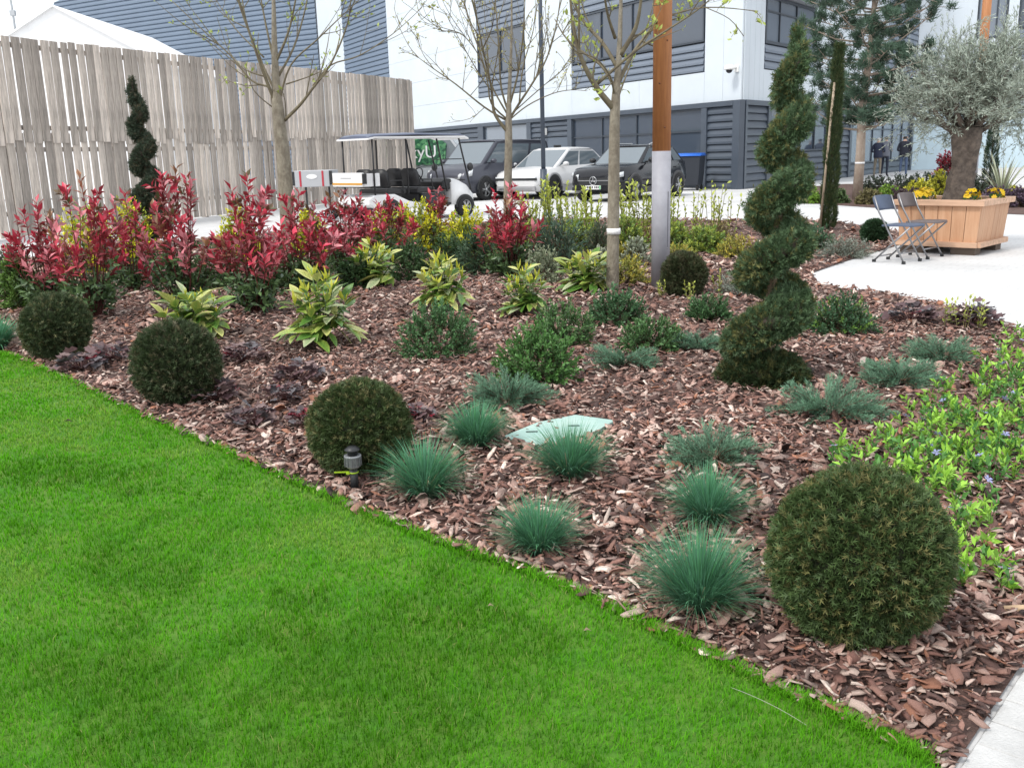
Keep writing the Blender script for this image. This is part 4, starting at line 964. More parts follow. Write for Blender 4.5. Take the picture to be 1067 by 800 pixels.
# ------------------------------------------------------------------ main building
C0 = np.array([8.19, 34.06]); UL = unit(np.array([[-13.43, 25.0]]))[0]; UR = unit(np.array([[11.16, 15.05]]))[0]
WHITE = mat('white_cladding', (.60, .655, .70), .4, noise=.05, nscale=.6)
LOUV = mat('blue_grey_louvre', (.15, .18, .225), .4, noise=.08, nscale=2)
DARK = mat('dark_slate_cladding', (.062, .078, .102), .4, noise=.1, nscale=1.5)
FRAME = mat('window_frame', (.035, .045, .06), .4)
GLASS = mat('window_glass', (.05, .065, .09), .06, spec=.9)
GLASS2 = mat('pale_window_glass', (.16, .19, .23), .08, spec=.9)
BLUEC = mat('blue_ribbed_cladding', (.135, .18, .245), .4, noise=.06, nscale=.5)
bld = thing('office_building', 'white and slate clad industrial office building with ribbed blue panels', 'building', (C0[0], C0[1], 0))
class Fac:
    def __init__(s, org, U, sign, root, rloc):
        s.o = np.array(org); s.U = U; s.sg = sign; s.root = root; s.a = math.atan2(U[1], U[0]); s.loc = (s.o[0] - rloc[0], s.o[1] - rloc[1], 0)
    def box(s, name, m, u0, u1, v0, v1, z0, z1, parent=None):
        a, b = sorted((s.sg * v0, s.sg * v1)); g = G().box(u0, u1, a, b, z0, z1)
        if parent is not None: return g.obj(name, m, parent)
        return g.obj(name, m, s.root, s.loc, s.a)
    def slats(s, m, u0, u1, z0, z1, pitch=.265, v=.0, joined=False, name='slat'):
        n = max(1, round((z1 - z0) / pitch)); p = (z1 - z0) / n; key = ('slat', round(p, 3), s.sg, m.name)
        prof = [(v, .0), (v + .075, .012), (v + .075, p * .35), (v + .012, p * .96), (v, p * .96)]
        if joined:
            g = G()
            for i in range(n): g.prism([(s.sg * a, b + z0 + i * p) for a, b in prof], u0, u1, 'x')
            return g.obj(name, m, s.root, s.loc, s.a)
        if key not in MATS:
            me = G().prism([(s.sg * a, b) for a, b in prof], 0, 1, 'x').mesh('slat'); me.materials.append(m); MATS[key] = me
        for i in range(n):
            q = s.U * u0; o = link('slat', MATS[key], None, s.root, (s.loc[0] + q[0], s.loc[1] + q[1], z0 + i * p), s.a); o.scale = (u1 - u0, 1, 1)
    def window(s, u0, u1, z0, z1, mull=(), trans=(), g=None, fw=.07):
        f = s.box('window', FRAME, u0, u0 + fw, -.05, .06, z0, z1)
        s.box('frame', FRAME, u1 - fw, u1, -.05, .06, z0, z1, f); s.box('frame', FRAME, u0 + fw, u1 - fw, -.05, .06, z1 - fw, z1, f); s.box('frame', FRAME, u0 + fw, u1 - fw, -.05, .06, z0, z0 + fw, f)
        us = [u0 + fw] + list(mull) + [u1 - fw]; zs = [z0 + fw] + list(trans) + [z1 - fw]
        for i in range(len(us) - 1):
            for j in range(len(zs) - 1): s.box('pane', g or GLASS, us[i] + .0, us[i + 1] - .0, -.03, -.005 + .003 * ((i + j) % 2), zs[j], zs[j + 1], f)
        for q in mull: s.box('mullion', FRAME, q - .03, q + .03, -.004, .05, z0 + fw, z1 - fw, f)
        for q in trans: s.box('transom', FRAME, u0 + fw, u1 - fw, .0, .045, q - .03, q + .03, f)
    def uz(s, px, py):
        n = np.array([-s.U[1], s.U[0]]); r = ray(px, py); t = (s.o @ n) / (r[:2] @ n); return ((r[:2] * t - s.o) @ s.U, CAMH + r[2] * t)
    def panels(s, us, zs, m=None, v=.04, name='panel', gap=.005):
        for i in range(len(us) - 1):
            for j in range(len(zs) - 1): s.box(name, m or WHITE, us[i] + gap, us[i + 1] - gap, -.02, v, zs[j] + gap, zs[j + 1] - gap)
L_ = Fac(C0, UL, 1, bld, C0); R_ = Fac(C0, UR, -1, bld, C0)
# solid behind the skins
nL = np.array([-UL[1], UL[0]]); nR = np.array([UR[1], -UR[0]])
inn = lambda a, b: UL * a + UR * b
core = [inn(.10, .10), inn(46, .10), inn(46, 20), inn(22.6, 30) , inn(.10, 22.6)]
core = [inn(.12, .12), inn(46, .12), inn(46, 22.5), inn(.12, 22.5)]
G().prism([(p[0], p[1]) for p in core], 0, 16, 'z').obj('wall', mat('core_wall', (.10, .12, .15), .7), bld)
# left facade, ground storey
L_.box('corner_post', DARK, -.06, .30, -.1, .13, 0, 3.03)
L_.box('fascia', DARK, .30, 46, -.1, .14, 2.86, 3.03)
L_.slats(DARK, .30, 1.70, .0, 2.86, v=.0)
L_.box('column', DARK, 1.70, 2.0, -.1, .12, 0, 2.86)
L_.window(2.0, 10.85, .12, 2.86, (4.1, 6.08, 8.54), (2.05,))
L_.box('column', DARK, 10.85, 11.2, -.1, .12, 0, 2.86)
L_.slats(DARK, 11.2, 14.5, 2.15, 2.86); L_.slats(DARK, 13.85, 14.5, 0, 2.15)
dr = L_.box('door', mat('door_paint', (.10, .125, .16), .5), 11.3, 13.8, -.04, .03, .02, 2.12)
L_.box('handle', mat('steel', (.6, .6, .6), .3, 1.0), 11.5, 11.54, .03, .09, .95, 1.15, dr)
L_.box('sign_plate', mat('sign_white', (.55, .75, .80), .5), 12.2, 13.1, .04, .06, 1.25, 1.65)
L_.box('column', DARK, 14.5, 14.9, -.1, .12, 0, 2.86)
L_.window(14.9, 19.5, .12, 2.86, (17.2,), (1.9,), GLASS2)
L_.box('column', DARK, 19.5, 20.1, -.1, .12, 0, 2.86)
L_.slats(DARK, 20.1, 32.2, .0, 2.86)
f = L_.box('floodlight', mat('flood_white', (.85, .85, .82), .4), 13.0, 13.25, .10, .28, 2.25, 2.55)
L_.box('bracket', FRAME, 13.08, 13.16, .03, .11, 2.5, 2.62, f)
# left facade, upper storeys
L_.panels([.0, .95, 1.95], [3.03, 6.4, 9.6, 12.8])
L_.panels([1.95, 5.9, 10.9], [3.03, 4.10])
L_.slats(LOUV, 2.0, 10.85, 4.12, 5.10)
L_.window(2.0, 10.85, 5.14, 7.08, (4.2, 6.4, 8.6))
L_.slats(LOUV, 2.0, 10.85, 7.1, 9.6)
L_.panels([1.95, 5.9, 10.9], [9.6, 12.8])
L_.panels([10.9, 15.0], [3.03, 4.3, 8.4, 12.8])
L_.panels([15.0, 20.0], [3.03, 4.30])
L_.slats(LOUV, 15.03, 19.97, 4.32, 5.34)
L_.window(15.03, 19.97, 5.36, 7.36, (17.5,))
L_.slats(LOUV, 15.03, 19.97, 7.38, 12.8)
L_.panels([20.0, 32.3], [3.03, 4.35, 5.7, 7.05, 8.4, 9.75, 11.1, 12.8])
L_.slats(BLUEC, 32.3, 40.5, 3.03, 15.9, .30, joined=True, name='ribbed_cladding')
L_.panels([40.5, 46], [3.03, 9, 16]); L_.box('plinth', DARK, 32.2, 46, -.1, .05, 0, 2.86)
# right facade
R_.box('fascia', DARK, .12, 22.6, -.1, .14, 2.86, 3.03)
R_.box('corner_post', DARK, .135, .30, -.1, .12, 0, 2.86)
R_.slats(DARK, .30, 2.2, 0, 2.86); R_.box('column', DARK, 2.2, 2.5, -.1, .12, 0, 2.86)
R_.slats(DARK, 2.5, 9.0, 0, 1.2); R_.window(2.5, 9.0, 1.22, 2.86, (4.2, 5.8, 7.4), (2.2,))
R_.box('column', DARK, 9.0, 9.4, -.1, .12, 0, 2.86); R_.slats(DARK, 9.4, 11.8, 0, 2.86); R_.box('column', DARK, 11.8, 12.1, -.1, .12, 0, 2.86)
R_.slats(DARK, 12.1, 22.3, 0, .55); R_.window(12.1, 22.3, .57, 2.86, (13.8, 15.5, 17.2, 18.9, 20.6), (2.1,), GLASS2); R_.box('column', DARK, 22.3, 22.6, -.1, .12, 0, 2.86)
R_.panels([.05, .48, .95, 1.42, 1.8], [3.03, 12.8])
R_.panels([1.8, 7.0], [3.03, 4.12]); R_.slats(LOUV, 1.83, 6.97, 4.14, 4.98)
R_.window(1.83, 6.97, 5.0, 6.62, (3.2, 4.9), (6.1,), GLASS2, .11)
R_.box('canopy', mat('canopy_grey', (.35, .37, .40), .5), 1.83, 6.97, -.05, .9, 6.64, 6.76)
R_.panels([1.8, 7.0], [6.9, 9.8, 12.8]); R_.panels([7.0, 12, 17], [3.03, 6.5, 9.8, 12.8])
R_.slats(LOUV, 17.0, 22.5, 3.05, 9.8); R_.panels([17, 22.6], [9.8, 12.8])
# wall-mounted dome camera
cam_o = C0 + UL * .22 + nL * .04
t = thing('security_camera', 'white dome security camera high on the white building corner', 'camera', (cam_o[0], cam_o[1], 4.05), math.atan2(nL[1], nL[0]))
CW = mat('camera_white', (.82, .82, .80), .35)
G().box(0, .06, -.10, .10, -.1, .12).obj('bracket', CW, t, bevel=.01)
G().tube([(.05, 0, .05), (.30, 0, .05)], .05, 10).obj('arm', CW, t)
G().lathe([(.02, .14), (.14, .12), (.17, .03), (.17, -.03), (.14, -.03)], 18, (.36, 0, 0)).obj('housing', CW, t)
G().ball((.36, 0, -.04), .115, .9, 14, 10).obj('dome', mat('smoked_dome', (.02, .02, .025), .1), t)

# ------------------------------------------------------------------ wing far right
E1 = C0 + UR * 22.75; U3 = unit(np.array([[1.0, -.14]]))[0]
wing = thing('office_wing', 'pale white and glass office wing behind the olive tree', 'building', (E1[0], E1[1], 0))
W_ = Fac(E1, U3, -1, wing, E1)
u18 = W_.uz(1018, 20)[0]; u50 = W_.uz(1050, 20)[0]; u61 = W_.uz(1061, 20)[0]; zb = W_.uz(1030, 40)[1]
n3 = np.array([-U3[1], U3[0]])
G().prism([(q[0], q[1]) for q in (U3 * .05 + n3 * .1, U3 * 24 + n3 * .1, U3 * 24 + n3 * 12, U3 * .05 + n3 * 12)], 0, 14, 'z').obj('wall', mat('core_wall'), wing)
W_.panels([0.0, u18 * .5, u18], [3.3, 6.4, 9.5, 13.9]); PALE = mat('pale_blue_cladding', (.50, .62, .68), .4, noise=.06, nscale=.8)
zt = W_.uz(1030, 6)[1]
W_.panels([u18, u50], [3.3, zb - .02]); W_.window(u18 + .02, u50 - .02, zb, 11.0, (u18 + (u50 - u18) * .3, u18 + (u50 - u18) * .65), (), GLASS2); W_.panels([u18, u50], [11.02, 13.9])
W_.panels([u50, u61], [3.3, 13.9])
z30 = W_.uz(1064, 30)[1]; z60 = W_.uz(1064, 62)[1]
W_.panels([u61, 24], [3.3, z60]); W_.slats(LOUV, u61 + .02, 24, z60, z30); W_.window(u61 + .02, 24, z30 + .02, 11.0, (u61 + 2, u61 + 4)); W_.panels([u61, 24], [11.02, 13.9])
W_.panels(list(np.linspace(0, 24, 13)), [0, 1.65, 3.28], PALE)

# ------------------------------------------------------------------ far blue shed with raking end
SO = C0 + UL * 46.3; U4 = unit(np.array([[-.86, .51]]))[0]
shed = thing('blue_shed', 'blue ribbed-metal hall rising behind the fence and the white marquee', 'building', (SO[0], SO[1], 0))
S_ = Fac(SO, U4, 1, shed, SO)
(ua, za), (ub, zb2) = S_.uz(54, 5), S_.uz(147, 53); (uc, zc) = S_.uz(66, -2)
g = G(); p = .36; z = 0.1
def uleft(z):
    if z <= za: return ua
    return ua + (uc - ua) * (z - za) / (zc - za)
while z < za + 16:
    u1, u2 = uleft(z), uleft(z + p)
    if u1 > .5 and u2 > .5:
        vs = [(0, 0, z), (0, .09, z + .03), (0, .09, z + p * .45), (0, 0, z + p)] + [(u1, 0, z), (u1, .09, z + .03), (u2, .09, z + p * .45), (u2, 0, z + p)]
        g.add(vs, [(0, 1, 5, 4), (1, 2, 6, 5), (2, 3, 7, 6), (4, 5, 6, 7)])
    z += p
g.obj('ribbed_cladding', BLUEC, shed, S_.loc, S_.a)
zz_ = za + 15.6; poly = [(0.05, 0.1), (ua - .1, .1), (ua - .1, za), (max(.5, uleft(zz_)), zz_), (.05, zz_)]
G().prism(poly, -1.2, -.02).obj('wall', WHITE, shed, S_.loc, S_.a)

# ------------------------------------------------------------------ conifers and the olive
P = gp(893, 208)
t = thing('pine_tree', 'tall pine with a pale trunk standing in the far bed', 'tree', (P[0], P[1], 0))
Yp = P[1]; PB = mat('pine_bark', (.30, .23, .18), .9, noise=.5, nscale=4, stretch=(2, 2, 1), col2=(.42, .35, .29), bump=.6, bscale=18)
G().tube([(0, 0, 0), (.02, 0, 1.2), (.0, 0, 2.4), (.12, 0, 3.6), (.16, 0, 5.0), (.15, 0, 6.6)], [.135, .117, .104, .08, .055, .02], 12).obj('trunk', PB, t)
G().tube([(.02, 0, .92), (.02, 0, .97)], .128, 12).obj('tape_band', mat('white_tape', (.8, .8, .8), .5), t)
g = G(); cl = Cloud(); tips = []
for lv in range(13):
    z0 = 1.85 + lv * .40; nb_ = 6
    for j in range(nb_):
        a = lv * 1.1 + j * 2 * math.pi / nb_ + random.uniform(-.3, .3); z = z0 + random.uniform(-.1, .1)
        Lb = (1.75 if z < 4.4 else 1.75 - (z - 4.4) * .55) * random.uniform(.65, 1.05)
        if lv == 0: Lb *= .8
        b = np.array([.1 * min(1, z / 3.6), 0, z]); d = np.array([math.cos(a), math.sin(a), .22]); e = b + d * Lb + np.array([0, 0, random.uniform(-.1, .3)])
        m_ = b + d * Lb * .5 + np.array([0, 0, -.06]); g.tube([tuple(b), tuple(m_), tuple(e)], [.03, .02, .008], 5, caps=False)
        tips.append(e)
        for k in range(7):
            f = random.uniform(.35, 1); c_ = b * (1 - f) ** 2 + 2 * f * (1 - f) * m_ + e * f * f; q = c_ + np.array([random.gauss(0, .24), random.gauss(0, .24), random.gauss(.12, .09)]); tips.append(q)
            g.tube([tuple(c_), tuple(q)], [.010, .006], 4, caps=False)
g.obj('branches', PB, t)
tips = np.array(tips); n = len(tips); K = 105
base = np.repeat(tips, K, 0) + rng.normal(0, .05, (n * K, 3)); d = sphere_dirs(n * K, -.5); d[:, 2] += .5
ck = np.repeat(np.array([.07, .12, .08]) * rng.uniform(.65, 1.4, (n, 1)), K, 0)
cl.add(T_from([(-.055, 0, 0), (.055, 0, 0), (0, 1, 0)], [(0, 1, 2)], [0, 0, 1]), base, frames(d), .17 * rng.uniform(.7, 1.2, n * K), ck * .8, ck * 1.3)
cl.obj('crown', NEEDLEM, t)

P = gp(862, 240)
t = thing('staked_conifer', 'narrow column conifer tied to a pale stake', 'tree', (P[0], P[1], 0.01))
G().tube([(0, 0, 0), (.05, 0, 2.9)], [.03, .015], 8).obj('trunk', BROWN, t)
cl = Cloud(); k = 9000; z = rng.uniform(.02, 3.0, k); a = rng.uniform(0, 6.28, k); R0 = (.125 - .075 * (z / 3) ** 2.5) * (.85 + .15 * np.sin(z * 9 + a)) * rng.uniform(.75, 1.06, k)
pos = np.stack([R0 * np.cos(a) + .05 * z / 3, R0 * np.sin(a), z], 1); d = np.stack([np.cos(a) * .5, np.sin(a) * .5, np.ones(k)], 1) + rng.normal(0, .25, (k, 3))
c = np.where(rng.random((k, 1)) < .3, np.array([.085, .10, .04]), np.array([.045, .075, .03])) * rng.uniform(.7, 1.3, (k, 1))
cl.add(TIGHT, pos, frames(d), .07 * rng.uniform(.7, 1.2, k), c * .8, c * 1.2); cl.obj('foliage', NEEDLEM, t)
G().tube([(-.15, -.06, 0), (-.02, -.06, 2.42)], .022, 8).obj('stake', mat('pale_stake', (.36, .29, .21), .8, noise=.3, nscale=8), t)

N0 = gp(1018, 267)[:2]; ua_ = math.atan2(.707, -.707)           # planter: near corner, left edge direction
pl = thing('wooden_planter', 'square larch planter box holding the olive tree', 'planter', (N0[0], N0[1], 0), ua_)
WOODP = mat('larch_wood', (.46, .245, .135), .65, noise=.3, nscale=3, stretch=(6, 6, .5), col2=(.55, .33, .20), rnd=.10)
WOODT = mat('larch_rim', (.52, .33, .22), .65, noise=.25, nscale=3, stretch=(.6, 6, 6), rnd=.08)
S = 1.06; Hh = .62     # local x along left face, local -y outward of it? box occupies x 0..S, y 0..-S
nb = 6; bw = S / nb; tp = .045
def plank(x0, x1, side):
    y0 = .0; vs = []
    def pt(u, h, dep):
        k = tp * (1 - h / Hh)          # slightly wider towards the top
        if side == 0: return (k + u * (S - 2 * k) / S, -(k + dep), h)
        if side == 1: return (k + dep, -(k + u * (S - 2 * k) / S), h)
        if side == 2: return (k + u * (S - 2 * k) / S, -S + k + dep, h)
        return (S - k - dep, -(k + u * (S - 2 * k) / S), h)
    gap = .003
    for h in (.10, Hh):
        for u_, dp in ((x0 + gap, 0), (x1 - gap, 0), (x1 - gap, .03), (x0 + gap, .03)): vs.append(pt(u_, h, dp))
    G().add(vs, [(0, 1, 2, 3), (4, 5, 6, 7), (0, 1, 5, 4), (1, 2, 6, 5), (2, 3, 7, 6), (3, 0, 4, 7)]).obj('plank', WOODP, pl, bevel=.003)
for sd_ in range(4):
    for i in range(nb):
        a = i * bw + (.031 if i == 0 and sd_ in (1, 3) else 0); b = (i + 1) * bw - (.031 if i == nb - 1 and sd_ in (1, 3) else 0)
        plank(a, b, sd_)
for (x0, x1, y0, y1) in ((-.05, S + .05, -.09, .05), (-.05, S + .05, -S - .05, -S + .09), (-.05, .09, -S + .092, -.092), (S - .09, S + .05, -S + .092, -.092)):
    G().box(x0, x1, y0, y1, Hh + .002, Hh + .075).obj('rim', WOODT, pl, bevel=.006)
k = tp * .95
for (x0, x1, y0, y1) in ((.01, S - .01, -k + .001, .025), (.01, S - .01, -S - .025, -S + k - .001), (-.025, k - .001, -S + .02, -.02), (S - k + .001, S + .025, -S + .02, -.02)):
    G().box(x0, x1, y0, y1, .10, .165).obj('base_rail', WOODT, pl)
for x in (.05, S - .35):
    for y in (-.25, -S + .05): G().box(x, x + .3, y, y + .2, 0, .098).obj('foot', mat('dark_foot', (.12, .09, .07), .9), pl)
G().box(.05, S - .05, -S + .05, -.05, .4, Hh - .02).obj('soil', SOIL, pl)
ctr = N0 + (np.array([math.cos(ua_), math.sin(ua_)]) + np.array([math.sin(ua_), -math.cos(ua_)])) * S / 2
# olive
ctr = ctr + np.array([.06, -.03])
ol = thing('olive_tree', 'silvery olive tree with a gnarled trunk in the wooden planter', 'tree', (ctr[0] , ctr[1], Hh - .03))
g = G(); secs = []
for i in range(16):
    z = 1.0 * i / 15; r0 = .192 * (1 - .25 * min(1, z * 2)) + (.12 * max(0, z - .6)); cx = -.02 + .05 * z; cy = .02 * math.sin(z * 5)
    secs.append([(cx + r0 * (1 + .10 * math.sin(3 * q + z * 6) + .16 * random.uniform(-1, 1)) * math.cos(q), cy + r0 * (1 + .12 * math.sin(3 * q + z * 6) + .10 * random.uniform(-1, 1)) * math.sin(q), z) for q in np.linspace(0, 2 * math.pi, 22, endpoint=False)])
OB = mat('olive_bark', (.05, .04, .034), .95, noise=.7, nscale=9, col2=(.17, .135, .11), bump=1.0, bscale=16)
g.loft(secs).obj('trunk', OB, ol)
g = G(); cl = Cloud(); tb = []; td = []
for i in range(16):
    a = i * 2.4; el = .30 + 1.1 * (i / 16); d = np.array([math.cos(a) * math.cos(el), math.sin(a) * math.cos(el), math.sin(el)]); L0 = random.uniform(.6, .9) * (1.15 if i > 8 else 1)
    b = np.array([.04, 0, .88]); m_ = b + d * L0 * .5 + rng.normal(0, .05, 3); e = b + d * L0 + np.array([0, 0, .05])
    g.tube([tuple(b), tuple(m_), tuple(e)], [.06, .035, .02], 6)
    for k in range(26):
        f = random.uniform(.25, 1); q = (b * (1 - f) + e * f); dd = d * .55 + rng.normal(0, .55, 3) + np.array([0, 0, .35]); tb.append(q); td.append(dd)
g.obj('branches', OB, ol)
tb = np.array(tb); td = unit(np.array(td)); n = len(tb); L1 = rng.uniform(.35, .75, n)
g1 = np.array([.22, .26, .21]); g2 = np.array([.38, .43, .36])
cl.shoots(tb, td, L1, 18, .062, LANCE, g1, g2, ang=.8, droop=.08, start=.25, wood=(.2, .18, .14), r=.003, cj=.3)
m = n * 4; i = rng.integers(0, n, m); f = rng.uniform(.3, 1, (m, 1)); q = tb[i] + td[i] * L1[i][:, None] * f; d = unit(td[i] * .7 + rng.normal(0, .55, (m, 3)) + np.array([0, 0, .2]))
cl.shoots(q, d, rng.uniform(.15, .38, m), 16, .062, LANCE, g1, g2, ang=.75, droop=.06, start=.15, wood=(.2, .18, .14), r=.0025, cj=.3)
a = rng.uniform(0, 6.28, 26); cl.shoots(np.stack([.5 * np.cos(a) * rng.random(26), .5 * np.sin(a) * rng.random(26), np.full(26, 1.55)], 1), np.stack([.2 * np.cos(a), .2 * np.sin(a), np.ones(26)], 1), rng.uniform(.35, .75, 26), 16, .05, LANCE, g1, g2, ang=.5, wood=(.2, .18, .14), r=.003)
cl.obj('crown', LEAFM, ol)
# pansies in the planter
def pansy(px, py, Y, label):
    P = at_y(px, py, Y); t = thing('yellow_pansy', label, 'flower', (P[0], P[1], Hh + .03), group='yellow pansies')
    cl = Cloud(); k = 60; d = sphere_dirs(k, .0); cl.add(DIAMOND, d * np.array([.09, .09, .07]), frames(d + np.array([0, 0, .4])), .05, np.array([.06, .14, .05]) * rng.uniform(.7, 1.3, (k, 1))); cl.obj('leaves', LEAFM, t)
    fl = Cloud(); k = 16; d = sphere_dirs(k, .1); pos = d * np.array([.10, .10, .11]) + np.array([0, 0, .08])
    fl.add(LOBED, pos - np.array([0, 0, .02]), frames(unit(np.cross(d, rng.normal(size=(k, 3)))), d), .075, np.array([.60, .36, .01]), np.array([.85, .62, .02])); tag(fl.obj('flowers', LEAFM, t), kind='stuff')
pansy(1013, 206, 12.35, 'yellow pansy clump at the front edge of the planter right of the trunk')
pansy(1037, 205, 12.6, 'yellow pansy clump at the right corner of the planter')
pansy(958, 206, 12.75, 'yellow pansy clump behind the grey folding chair back')
pansy(966, 204, 13.2, 'yellow pansy clump left of the olive trunk')

# ------------------------------------------------------------------ folding chairs
STEEL = mat('chair_steel', (.30, .30, .31), .4, .8)
def folding_chair(P, rz, label, col):
    t = thing('folding_chair', label, 'chair', (P[0], P[1], 0), rz, group='folding chairs by the planter')
    PAD = mat('chair_' + col[0], col[1], .6)
    hw = .20; r = .011
    for sgn in (-1, 1):        # faces +x; upright runs from the back top to the front foot
        y = sgn * hw; G().tube([(-.27, y, .80), (-.20, y, .62), (.16, y, .02)], r, 8).obj('front_leg', STEEL, t)
        y2 = sgn * (hw - .03); G().tube([(.20, y2, .44), (-.24, y2, .02)], r, 8).obj('rear_leg', STEEL, t)
    G().tube([(.10, -hw, .12), (.10, hw, .12)], r * .8, 8).obj('stretcher', STEEL, t)
    G().tube([(-.18, -hw + .03, .075), (-.18, hw - .03, .075)], r * .8, 8).obj('stretcher', STEEL, t)
    for x, z in ((.16, .02), (-.24, .02)):
        for sgn in (-1, 1): G().box(x - .018, x + .018, sgn * (hw - (.03 if x < 0 else 0)) - .016, sgn * (hw - (.03 if x < 0 else 0)) + .016, 0, .035).obj('rubber_foot', BLK, t)
    s = []; 
    for x, w_, z in ((-.17, .17, .437), (-.1, .19, .440), (.1, .195, .446), (.20, .18, .445), (.225, .14, .438)): s.append([(x, -w_, z), (x, w_, z), (x, w_ * .98, z + .022), (x, -w_ * .98, z + .022)])
    G().loft(s, False).obj('seat', PAD, t, bevel=.006)
    s = []
    for k, (hh, w_) in enumerate(((.0, .19), (.03, .215), (.13, .215), (.17, .195), (.19, .14))):
        x = -.215 - .40 * hh; z = .63 + hh * .93; s.append([(x - .012 , -w_, z), (x - .03, 0, z), (x - .012, w_, z), (x + .012, w_, z), (x - .006, 0, z), (x + .012, -w_, z)])
    G().loft(s, True).obj('backrest', PAD, t)
folding_chair(gp(937, 273), math.radians(-50), 'folding chair with a blue-grey back nearest the small box ball', ('bluegrey', (.075, .10, .155)))
folding_chair(gp(961, 268), math.radians(-48), 'folding chair with a brown-grey back beside the planter', ('browngrey', (.13, .11, .11)))

# ------------------------------------------------------------------ far right bed
fb_px = [(800, 214), (826, 211), (930, 218), (1067, 224), (1180, 232), (1200, 200), (1067, 196), (960, 192), (880, 192), (826, 196)]
poly_obj('far_planting_bed', [gp(*p)[:2] for p in fb_px], .008, SOIL)
FBG = 'shrubs of the far bed'
def fb(px, py, w_, h_, lab, c0, c1, name='far_shrub', **k):
    k.setdefault('leaf', .06); bush(px, py, w_, h_, lab, c0, c1, name, k.pop('n', 90), k.pop('leaf'), k.pop('nl', 12), group=FBG, **k)
fb(845, 212, 26, 12, 'lime dome shrub behind the staked conifer', (.10, .18, .03), (.20, .34, .05)); fb(925, 211, 32, 14, 'lime dome shrub right of the pine trunk', (.10, .18, .03), (.22, .36, .05))
fb(905, 213, 26, 13, 'olive brown dome shrub at the foot of the pine', (.11, .10, .05), (.20, .18, .08)); fb(872, 212, 24, 12, 'dark green dome shrub left of the pine trunk', (.05, .09, .03), (.10, .16, .06))
W_FL = ((.80, .80, .80), 26, .075)
for i, (px, py) in enumerate(((912, 203), (938, 201), (962, 199), (985, 199), (1010, 202))):
    fb(px, py, 40, 16, ['white-flowered low shrub right behind the pine trunk', 'white-flowered low shrub below the grey-jumpered person', 'white-flowered low shrub below the rightmost person', 'white-flowered low shrub left of the olive trunk', 'white-flowered low shrub just right of the olive trunk'][i], (.05, .07, .045), (.10, .13, .09), flowers=W_FL)
fb(942, 214, 40, 15, 'purple-leaved dome behind the folding chairs', (.04, .03, .035), (.085, .055, .06)); fb(1038, 212, 34, 14, 'purple heather mound right of the olive trunk', (.06, .045, .065), (.13, .09, .13)); fb(1062, 216, 36, 16, 'purple heather mound at the right picture edge', (.06, .045, .065), (.13, .09, .13))
fb(958, 207, 34, 16, 'bright yellow shrub behind the folding chairs', (.25, .27, .04), (.58, .56, .06)); fb(976, 204, 26, 20, 'bright yellow shrub touching the olive trunk on the left', (.25, .27, .04), (.58, .56, .06)); fb(1052, 204, 26, 8, 'small yellow shrub below the spiky plant', (.25, .27, .04), (.52, .5, .06))
fb(985, 192, 26, 28, 'red-leaved shrub showing left of the olive trunk', (.10, .03, .03), (.28, .03, .05), leaf=.09)
P = gp(1030, 200); t = thing('slim_conifer', 'slim dark conifer between the second post and the spiky plant', 'tree', (P[0], P[1], 0))
G().tube([(0, 0, 0), (0, 0, 1.9)], [.04, .02], 6).obj('trunk', BROWN, t)
cl = Cloud(); k = 1500; z = rng.uniform(0, 2.0, k); a = rng.uniform(0, 6.28, k); R0 = .2 * np.sqrt(np.clip(1 - z / 2.05, 0, 1)) * rng.uniform(.7, 1.05, k)
cl.add(TIGHT, np.stack([R0 * np.cos(a), R0 * np.sin(a), z], 1), frames(np.stack([np.cos(a) * .5, np.sin(a) * .5, 1 + 0 * a], 1)), .12, np.array([.03, .05, .03]), np.array([.05, .09, .05])); cl.obj('foliage', NEEDLEM, t)
P = gp(1043, 208); t = thing('spiky_phormium', 'cream-striped spiky phormium at the right edge', 'plant', (P[0], P[1], 0)); PHM = mat('phormium_leaf', attr=True, rough=.5, transl=.1)
for i in range(34):
    a = i * 2.4; tl = .15 + .75 * (i / 34); cl = Cloud(); ln = random.uniform(.9, 1.35)
    cl.blades(np.array([[.04 * math.cos(a), .04 * math.sin(a), 0]]), np.array([a]), np.array([tl * .7]), np.array([ln]), np.array([.25 + .3 * tl]), np.array([.055]), np.array([.16, .20, .11]), np.array([.46, .48, .34]), segs=4); cl.obj('leaf', PHM, t)

